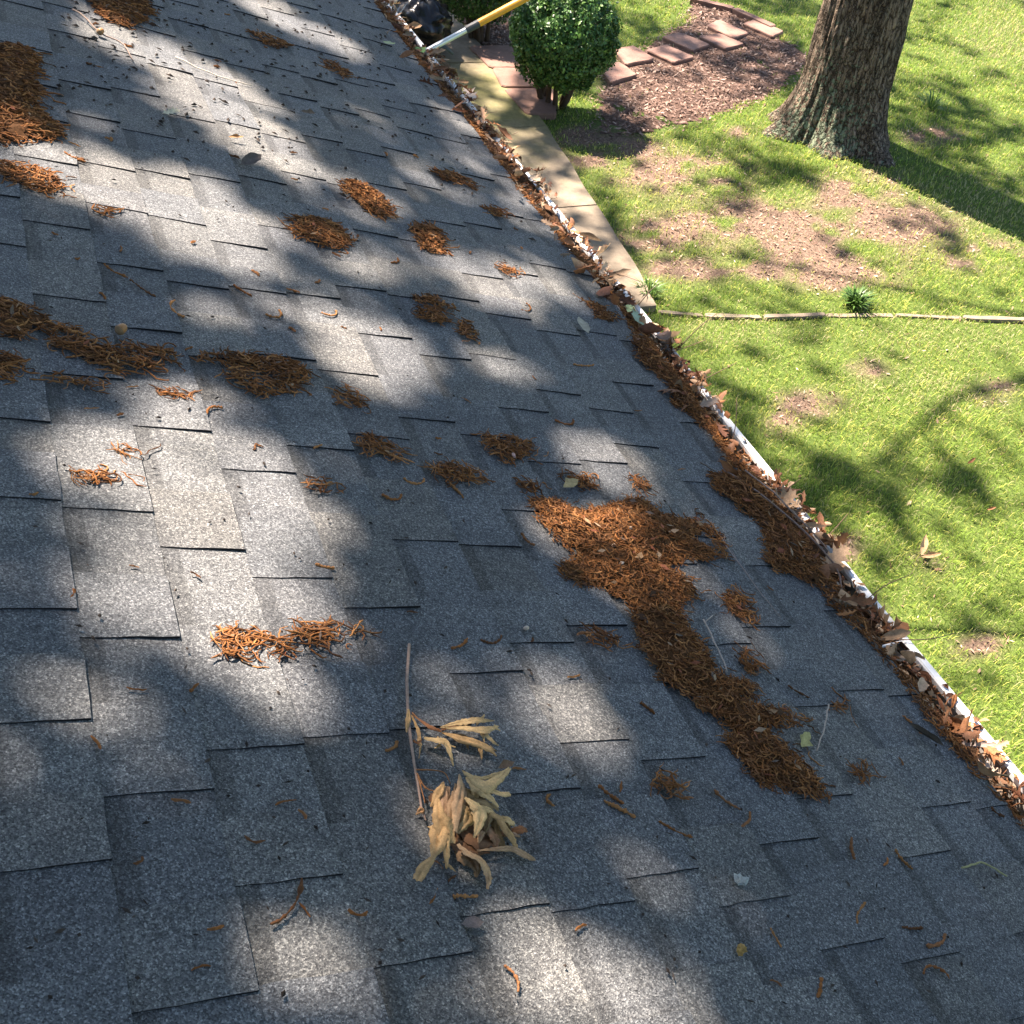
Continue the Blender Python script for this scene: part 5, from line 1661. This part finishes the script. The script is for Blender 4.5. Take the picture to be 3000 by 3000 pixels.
# unseen extra leaves added over and behind the camera to dim the skylight
nc = 15000
P = np.stack([rc.uniform(-6, 3.6, nc), rc.uniform(-8, 4.6, nc), rc.uniform(8.2, 11.5, nc)], -1)
k_ = (P[:, 1] - SUN[1] / SUN[2] * (P[:, 2] - 2.6) < .2) & (fbm(P[:, 0] + 40, P[:, 1] + 40, .8) > .38)
V3 = crown_leaves(P[k_], np.zeros(k_.sum()), 0, 1, .24)
V3 = V3 - V3.mean(1, keepdims=True) + P[k_][:, None]
VV = np.concatenate([V1.reshape(-1, 3), V2.reshape(-1, 3), V3.reshape(-1, 3)])
nl = len(VV) // 6
F6 = np.arange(nl)[:, None] * 6 + np.array([[0, 1, 2, 3, 4, 5]])
F = np.concatenate([F6[:, [0, 1, 2, 3]], F6[:, [0, 3, 4, 5]]])
adopt(MB().add(VV, F).build('crown', M['crown']), oak)


# ------------------------------------------------------------------ shrubs
def shrub(name, base, cen, rad, sq, label, seed, nleaf=11000, stems=7, leaf=.035):
    r = np.random.default_rng(seed)
    o = empty(name, (float(base[0]), float(base[1]), 0))
    tag(o, label, 'shrub')
    mb = MB()
    # inner twiggy mass so the ball is not see-through
    n = nleaf
    dirs = r.normal(0, 1, (n, 3)); dirs /= np.linalg.norm(dirs, axis=1)[:, None]
    az = np.arctan2(dirs[:, 1], dirs[:, 0])
    bumpy = 1 + .16 * (vnoise(az * 2.0 + 5, dirs[:, 2] * 3, 1.6) - .5) + .14 * (vnoise(az * 5, dirs[:, 2] * 7, 1.3) - .5)
    rr = rad * bumpy * (1 - np.abs(r.normal(0, .085, n)))
    stray = r.random(n) < .012
    rr[stray] *= r.uniform(1.03, 1.10, stray.sum())
    P = cen + dirs * rr[:, None] * np.array(sq)
    nrm = dirs + r.normal(0, .6, (n, 3)); nrm /= np.linalg.norm(nrm, axis=1)[:, None]
    a = np.cross(nrm, r.normal(0, 1, (n, 3))); a /= np.linalg.norm(a, axis=1)[:, None]
    b = np.cross(nrm, a)
    L = r.uniform(.6, 1.35, n)[:, None] * leaf
    V = np.stack([P - a * L * .5, P + b * L * .32, P + a * L * .55 - nrm * L * .1, P - b * L * .32], 1)
    base_c = np.array((.062, .145, .038))
    var = r.uniform(.55, 1.35, n)[:, None]
    c = base_c * var
    fresh = r.random(n) < .22
    c[fresh] = np.array((.12, .235, .05)) * var[fresh]
    c = np.repeat(c, 4, 0)
    Fq = np.arange(n)[:, None] * 4 + np.array([[0, 1, 2, 3]])
    mb.add(V.reshape(-1, 3), Fq, c)
    adopt(mb.build('crown', M['green']), o)
    for q in range(stems):
        t = r.uniform(0, 6.28)
        e2 = cen + np.array([math.cos(t), math.sin(t), 0]) * rad * .55 + [0, 0, -.1 * rad]
        b0 = np.array([base[0] + .09 * math.cos(t), base[1] + .09 * math.sin(t), -.02])
        m_ = (b0 * .55 + e2 * .45) + r.normal(0, .03, 3)
        V, F = tube([b0, b0 * .75 + m_ * .25 + r.normal(0, .01, 3), m_, e2], [.03, .026, .02, .008], 7)
        adopt(MB().add(V, F, (.085, .06, .042)).build('stem', M['twig'], smooth=True), o)
    # dark core of dense twigs
    core = MB()
    for q in range(420):
        dv = r.normal(0, 1, 3); dv /= np.linalg.norm(dv)
        p0 = cen + dv * rad * r.uniform(.1, .5) * np.array(sq); p1 = cen + dv * rad * .9 * np.array(sq) + r.normal(0, .03, 3)
        V, F = tube([p0, p1], [.006, .003], 3, False)
        core.add(V, F, (.06, .045, .03))
    adopt(tag(core.build('twigs', M['twig']), kind='stuff'), o)
    return o


SB = at_z(1043, 196, 0)
cpx = at_dist(1064, 66, np.linalg.norm(at_z(1043, 196, .0) - CAM) - .42)
shrub('round_shrub', SB, cpx, .475, (1, 1, .95), 'clipped round green shrub with bare lower stems beside the walkway', 5, 20000, 9)
cp2 = at_dist(905, -45, np.linalg.norm(at_z(905, 60, 0) - CAM) - .30)
shrub('round_shrub', at_z(905, 75, 0), cp2, .50, (1, 1, .85), 'dark shrub cut by the top edge behind the orange pole', 6, 12000, 6)


def weed(base, hgt, n, label, seed, wdt=.02):
    r = np.random.default_rng(seed)
    mb = MB()
    for q in range(n):
        a = r.uniform(0, 6.28); t = r.uniform(.15, 1.0)
        d1 = np.array([math.cos(a) * t, math.sin(a) * t, r.uniform(.5, 1.2)]); d1 /= np.linalg.norm(d1)
        L = hgt * r.uniform(.5, 1.1)
        p0 = np.array(base) + np.array([math.cos(a), math.sin(a), 0]) * r.uniform(0, .05)
        p1 = p0 + d1 * L * .6; p2 = p1 + (d1 * .6 + np.array([math.cos(a), math.sin(a), -.4]) * .5) * L * .5
        s_ = np.cross(d1, [0, 0, 1]); s_ = s_ / (np.linalg.norm(s_) + 1e-6) * wdt * r.uniform(.5, 1) * .5
        mb.add(np.array([p0 - s_ * .4, p0 + s_ * .4, p1 + s_, p1 - s_, p2]), [np.array([[0, 1, 2, 3]]), np.array([[3, 2, 4]])], np.array((.07, .14, .028)) * r.uniform(.7, 1.4))
    tag(mb.build('weed_clump', M['green']), label, 'weed')


weed(at_z(1612, 575, 0), .16, 130, 'round dark green weed clump just behind the edging stones', 3, .022)
weed(at_z(1225, 555, 0), .14, 90, 'spiky grass tuft at the corner where the walkway ends', 4, .012)
weed(at_z(1755, 205, 0), .22, 60, 'tall pale grass tuft right of the oak trunk', 8, .012)

# ------------------------------------------------------------------ black bag and pole
bagc = at_z(794, 52, .24)
r = np.random.default_rng(15)
nu, nv = 48, 30
V = []
for i in range(nv + 1):
    th = math.pi * i / nv
    for j in range(nu):
        ph = 2 * math.pi * j / nu
        dx, dy, dz = math.sin(th) * math.cos(ph), math.sin(th) * math.sin(ph), math.cos(th)
        f = abs(float(vnoise(np.array(ph * 3.0 + dz), np.array(dz * 4.0), 1.0)) - .5) * .5 + abs(float(vnoise(np.array(ph * 6 + 2 * dz), np.array(dz * 9.0), 1.0)) - .5) * .26
        if j > nu - 5:
            t = (nu - j) / 5
            f = f * t + (1 - t) * .12
        q = .86 + f
        neck = 1.0 if dz < .55 else 1 - .55 * (dz - .55) / .45
        V.append((dx * q * .29 * neck, dy * q * .33 * neck, max(dz * q * .27, -.23)))
V = np.array(V) + np.array([bagc[0], bagc[1], .285])
F = np.array([[i * nu + j, (i + 1) * nu + j, (i + 1) * nu + (j + 1) % nu, i * nu + (j + 1) % nu] for i in range(nv) for j in range(nu)])
bag = empty('rubbish_bag', (float(bagc[0]), float(bagc[1]), .04))
tag(bag, 'crumpled black plastic rubbish bag on the walkway behind the gutter', 'rubbish bag')
adopt(MB().add(V, F).build('bag_body', M['bag'], smooth=True), bag)
pts = [np.array([bagc[0] + .02, bagc[1], .52]), np.array([bagc[0] + .03, bagc[1] + .02, .58]), np.array([bagc[0] + .07, bagc[1] + .05, .63])]
V, F = tube(pts, [.05, .03, .06], 9)
adopt(MB().add(V, F).build('knot', M['bag']), bag)

PA = at_z(808, 95, LIPZ + .012)
D0 = np.linalg.norm(PA - CAM)
PB = at_dist(985, 0, D0 + .06)
dirp = (PB - PA); dirp /= np.linalg.norm(dirp)
ax = lambda px, py: PA + dirp * (np.linalg.norm(at_dist(px, py, D0 + .03) - PA))
P1, P2 = ax(886, 52), ax(903, 43)
PE = PA + dirp * 2.2
pole = empty('extension_pole', tuple(PA))
tag(pole, 'telescopic pole with silver tube and orange grip resting on the gutter lip', 'pole')
for nm, a, b, rr, mt in [('inner_tube', PA - dirp * .02, P1, .0125, 'tubemetal'), ('collar', P1 - dirp * .02, P2, .017, 'collar'), ('handle', P2 - dirp * .005, PE, .0165, 'orange')]:
    V, F = tube(np.array([a + (b - a) * t for t in np.linspace(0, 1, 6)]), rr, 14)
    adopt(MB().add(V, F).build(nm, M[mt], smooth=False), pole)
hk = [PA, PA + np.array([.03, .0, .012]), PA + np.array([.075, -.005, .014]), PA + np.array([.11, -.02, -.012])]
V, F = tube(hk, [.010, .011, .009, .006], 8)
adopt(MB().add(V, F, (.2, .17, .16)).build('scoop', M['collar'], smooth=True), pole)

# ------------------------------------------------------------------ grass, litter, mulch chips
stones_px = [[Zd(*a) for a in c] for c, _ in ST] + [c for c, _ in SLABS]


def blocked(x, y):
    px, py = to_px(np.stack([x, y, 0 * x + .03], -1))
    jx = x + .25 * (vnoise(x, y, 3.3) - .5); jy = y + .25 * (vnoise(x + 9, y, 3.3) - .5)
    b = (poly_inside(jx, jy, bedw) | poly_inside(x, y, SHADEBED)) & (vnoise(x * 40, y * 40, 1.0) > .06)
    b |= (x < walk_edge(np.clip(y, wr[0, 1], wr[-1, 1])) + .01) & (y > WALK_END - .02)
    for c in stones_px:
        b |= poly_inside(px, py, c)
    for q in range(6):
        a, b2 = ep[q], ep[q + 1]
        ab = b2 - a
        t = ((x - a[0]) * ab[0] + (y - a[1]) * ab[1]) / (ab @ ab)
        dd = np.hypot(x - a[0] - t * ab[0], y - a[1] - t * ab[1])
        b |= (t > -.02) & (t < 1.02) & (dd < .016) & (vnoise(x, y, 6) > .55)
    b |= np.hypot(x - TB[0], y - TB[1]) < TR + .06
    return b


rg = np.random.default_rng(31)
def in_view(x, y, m=60):
    px, py = to_px(np.stack([x, y, 0 * x], -1))
    return (px > -m) & (px < 1932 + m) & (py > -m * 2) & (py < 1932 + m)


nb = 900000
x = rg.uniform(2.0, 14.5, nb); y = rg.uniform(.8, 18.5, nb)
dist = np.sqrt(x * x + y * y + CAM_Z ** 2)
k_ = in_view(x, y) & (rg.random(nb) < np.clip((6.5 / dist) ** 1.3, .12, 1))
x, y = x[k_], y[k_]
k_ = ~blocked(x, y); x, y = x[k_], y[k_]
dsh = np.clip(dirt_share(x, y) * 1.15 + .9 * (fbm(x, y, 1.7) - .55), 0, 1)
k_ = rg.random(len(x)) > dsh * .90
x, y, dsh = x[k_], y[k_], dsh[k_]
n = len(x)
dist = np.sqrt(x * x + y * y + CAM_Z ** 2)
tuft = fbm(x + 11, y + 4, 1.3)
hgt = (.022 + .055 * np.clip(tuft - .25, 0, 1) + .02 * rg.random(n)) * (.75 + .3 * rg.random(n))
a = rg.uniform(0, 2 * math.pi, n)
lean = rg.uniform(.2, 1.1, n)
wd = (.0012 + .0009 * rg.random(n)) * np.clip(dist / 6.5, 1, 2.2)
z0 = ground_z(x, y) - .014
B0 = np.stack([x, y, z0], -1)
dr = np.stack([np.cos(a), np.sin(a), 0 * a], -1)
sd = np.stack([-np.sin(a), np.cos(a), 0 * a], -1)
up = np.array([0, 0, 1.0])
P1_ = B0 + up * (hgt * .62)[:, None] + dr * (hgt * lean * .35)[:, None]
P2_ = B0 + up * (hgt * (1 - .25 * lean))[:, None] + dr * (hgt * lean * 1.0)[:, None]
V = np.stack([B0 - sd * wd[:, None], B0 + sd * wd[:, None], P1_ + sd * wd[:, None] * .8, P1_ - sd * wd[:, None] * .8, P2_], 1).reshape(-1, 3)
gcol = np.array((.205, .31, .046))[None] * rg.uniform(.65, 1.35, n)[:, None]
yel = (rg.random(n) < (.24 + .35 * dsh) + .6 * np.clip(fbm(x + 50, y, .9) - .5, 0, 1))
gcol[yel] = np.array((.46, .47, .11)) * rg.uniform(.7, 1.3, yel.sum())[:, None]
SUN_PALE = [(1800, 640, 230, 40), (1370, 622, 140, 30), (1560, 400, 130, 60), (1840, 395, 130, 60), (1890, 70, 90, 70), (1780, 740, 90, 40), (1660, 725, 80, 40), (1480, 440, 120, 40)]  # sun patches on the lawn: strong sunlight painted into the blade colour
pxg, pyg = to_px(np.stack([x, y, 0 * x], -1))
dry = np.zeros(n)  # strength of the painted sunlight per blade, not drought
for cx, cy, rx, ry in SUN_PALE:
    dry = np.maximum(dry, np.clip(1.4 - np.sqrt(((pxg - cx) / rx) ** 2 + ((pyg - cy) / ry) ** 2), 0, 1))
dead_or_sunlit = rg.random(n) < .11 + .25 * dsh + .45 * dry  # truly dead blades, plus straw-pale ones imitating sun glare
gcol[dead_or_sunlit] = np.array((.46, .42, .22)) * rg.uniform(.7, 1.2, dead_or_sunlit.sum())[:, None]
i5 = np.arange(n)[:, None] * 5
gm = MB()
gm.add(V, [i5 + np.array([[0, 1, 2, 3]]), i5 + np.array([[3, 2, 4]])], np.repeat(gcol, 5, 0))
tag(gm.build('grass', M['grass']), 'short patchy green grass covering the lawn', 'grass', kind='stuff')
NBLADES = n

# fallen bits on bare ground
nb = 150000
x = rg.uniform(2.2, 13, nb); y = rg.uniform(1.0, 17, nb)
k_ = in_view(x, y, 20); x, y = x[k_], y[k_]
k_ = ~blocked(x, y); x, y = x[k_], y[k_]
dsh = dirt_share(x, y)
k_ = rg.random(len(x)) < .03 + .97 * dsh; x, y = x[k_], y[k_]


def flakes(x, y, z, size, cols, r):
    n = len(x)
    a = r.uniform(0, 2 * math.pi, n); L = size * r.uniform(.4, 1.3, n); w = L * r.uniform(.10, .42, n)
    tilt = r.normal(0, .35, n); tilt2 = r.normal(0, .35, n)
    d = np.stack([np.cos(a), np.sin(a), tilt], -1); s = np.stack([-np.sin(a), np.cos(a), tilt2], -1)
    P = np.stack([x, y, z], -1)
    V = np.stack([P - d * L[:, None] * .5, P + s * w[:, None] * .5, P + d * L[:, None] * .5, P - s * w[:, None] * .5], 1)
    c = np.array(cols)[r.integers(len(cols), size=n)] * r.uniform(.6, 1.25, n)[:, None]
    return V.reshape(-1, 3), np.arange(n)[:, None] * 4 + np.array([[0, 1, 2, 3]]), np.repeat(c, 4, 0)


lm = MB()
lm.add(*flakes(x, y, ground_z(x, y) + .0, .036, [(.30, .205, .15), (.20, .13, .09), (.42, .33, .25), (.10, .06, .042), (.26, .155, .115)], rg))
tag(lm.build('leaf_litter', M['litter']), 'tan leaf bits strewn over the bare soil round the oak', 'leaf litter', kind='stuff')
cm = MB()
for poly in (bedw, SHADEBED):
    p = np.array(poly); nb = 16000
    x = rg.uniform(p[:, 0].min(), p[:, 0].max(), nb); y = rg.uniform(p[:, 1].min(), p[:, 1].max(), nb)
    k_ = poly_inside(x + rg.normal(0, .07, nb), y + rg.normal(0, .07, nb), poly); x, y = x[k_], y[k_]
    px, py = to_px(np.stack([x, y, 0 * x + .06], -1))
    st = np.zeros(len(x), bool)
    for c in stones_px:
        st |= poly_inside(px, py, c)
    x, y = x[~st], y[~st]
    cm.add(*flakes(x, y, .004 + .016 * rg.random(len(x)), .05, [(.21, .14, .112), (.15, .096, .075), (.27, .19, .155), (.33, .25, .205)], rg))
tag(cm.build('mulch_chips', M['litter']), 'reddish brown mulch chips filling the planting beds', 'mulch', kind='stuff')

# two curled leaves on the lawn
for (a, b, col, lab, sd_) in [((1738, 1048), (1742, 1012), (.55, .36, .20), 'tan curled strip of leaf standing on the lawn', 1), ((1738, 1050), (1776, 1048), (.50, .32, .18), 'tan leaf lying flat on the lawn beside the curled strip', 2),
                              ((1825, 875), (1840, 865), (.30, .13, .06), 'small rust leaf far down the open lawn', 3), ((1862, 962), (1880, 958), (.26, .12, .06), 'rust leaf at the right of the open lawn', 4), ((1535, 1025), (1545, 1010), (.30, .13, .07), 'rust leaf on the lawn beside the gutter', 5)]:
    A = at_z(*a, .035); B = at_z(*b, .055)
    mb = MB(); leaf_between(mb, A, B, .42, 1.2, .4, .3, .2, col, 700 + sd_, False, np.array([0, 0, 1.0]))
    tag(mb.build('fallen_leaf', M['leaf'], smooth=True), lab, 'leaf')
print('blades', NBLADES, 'crown leaves', nl)
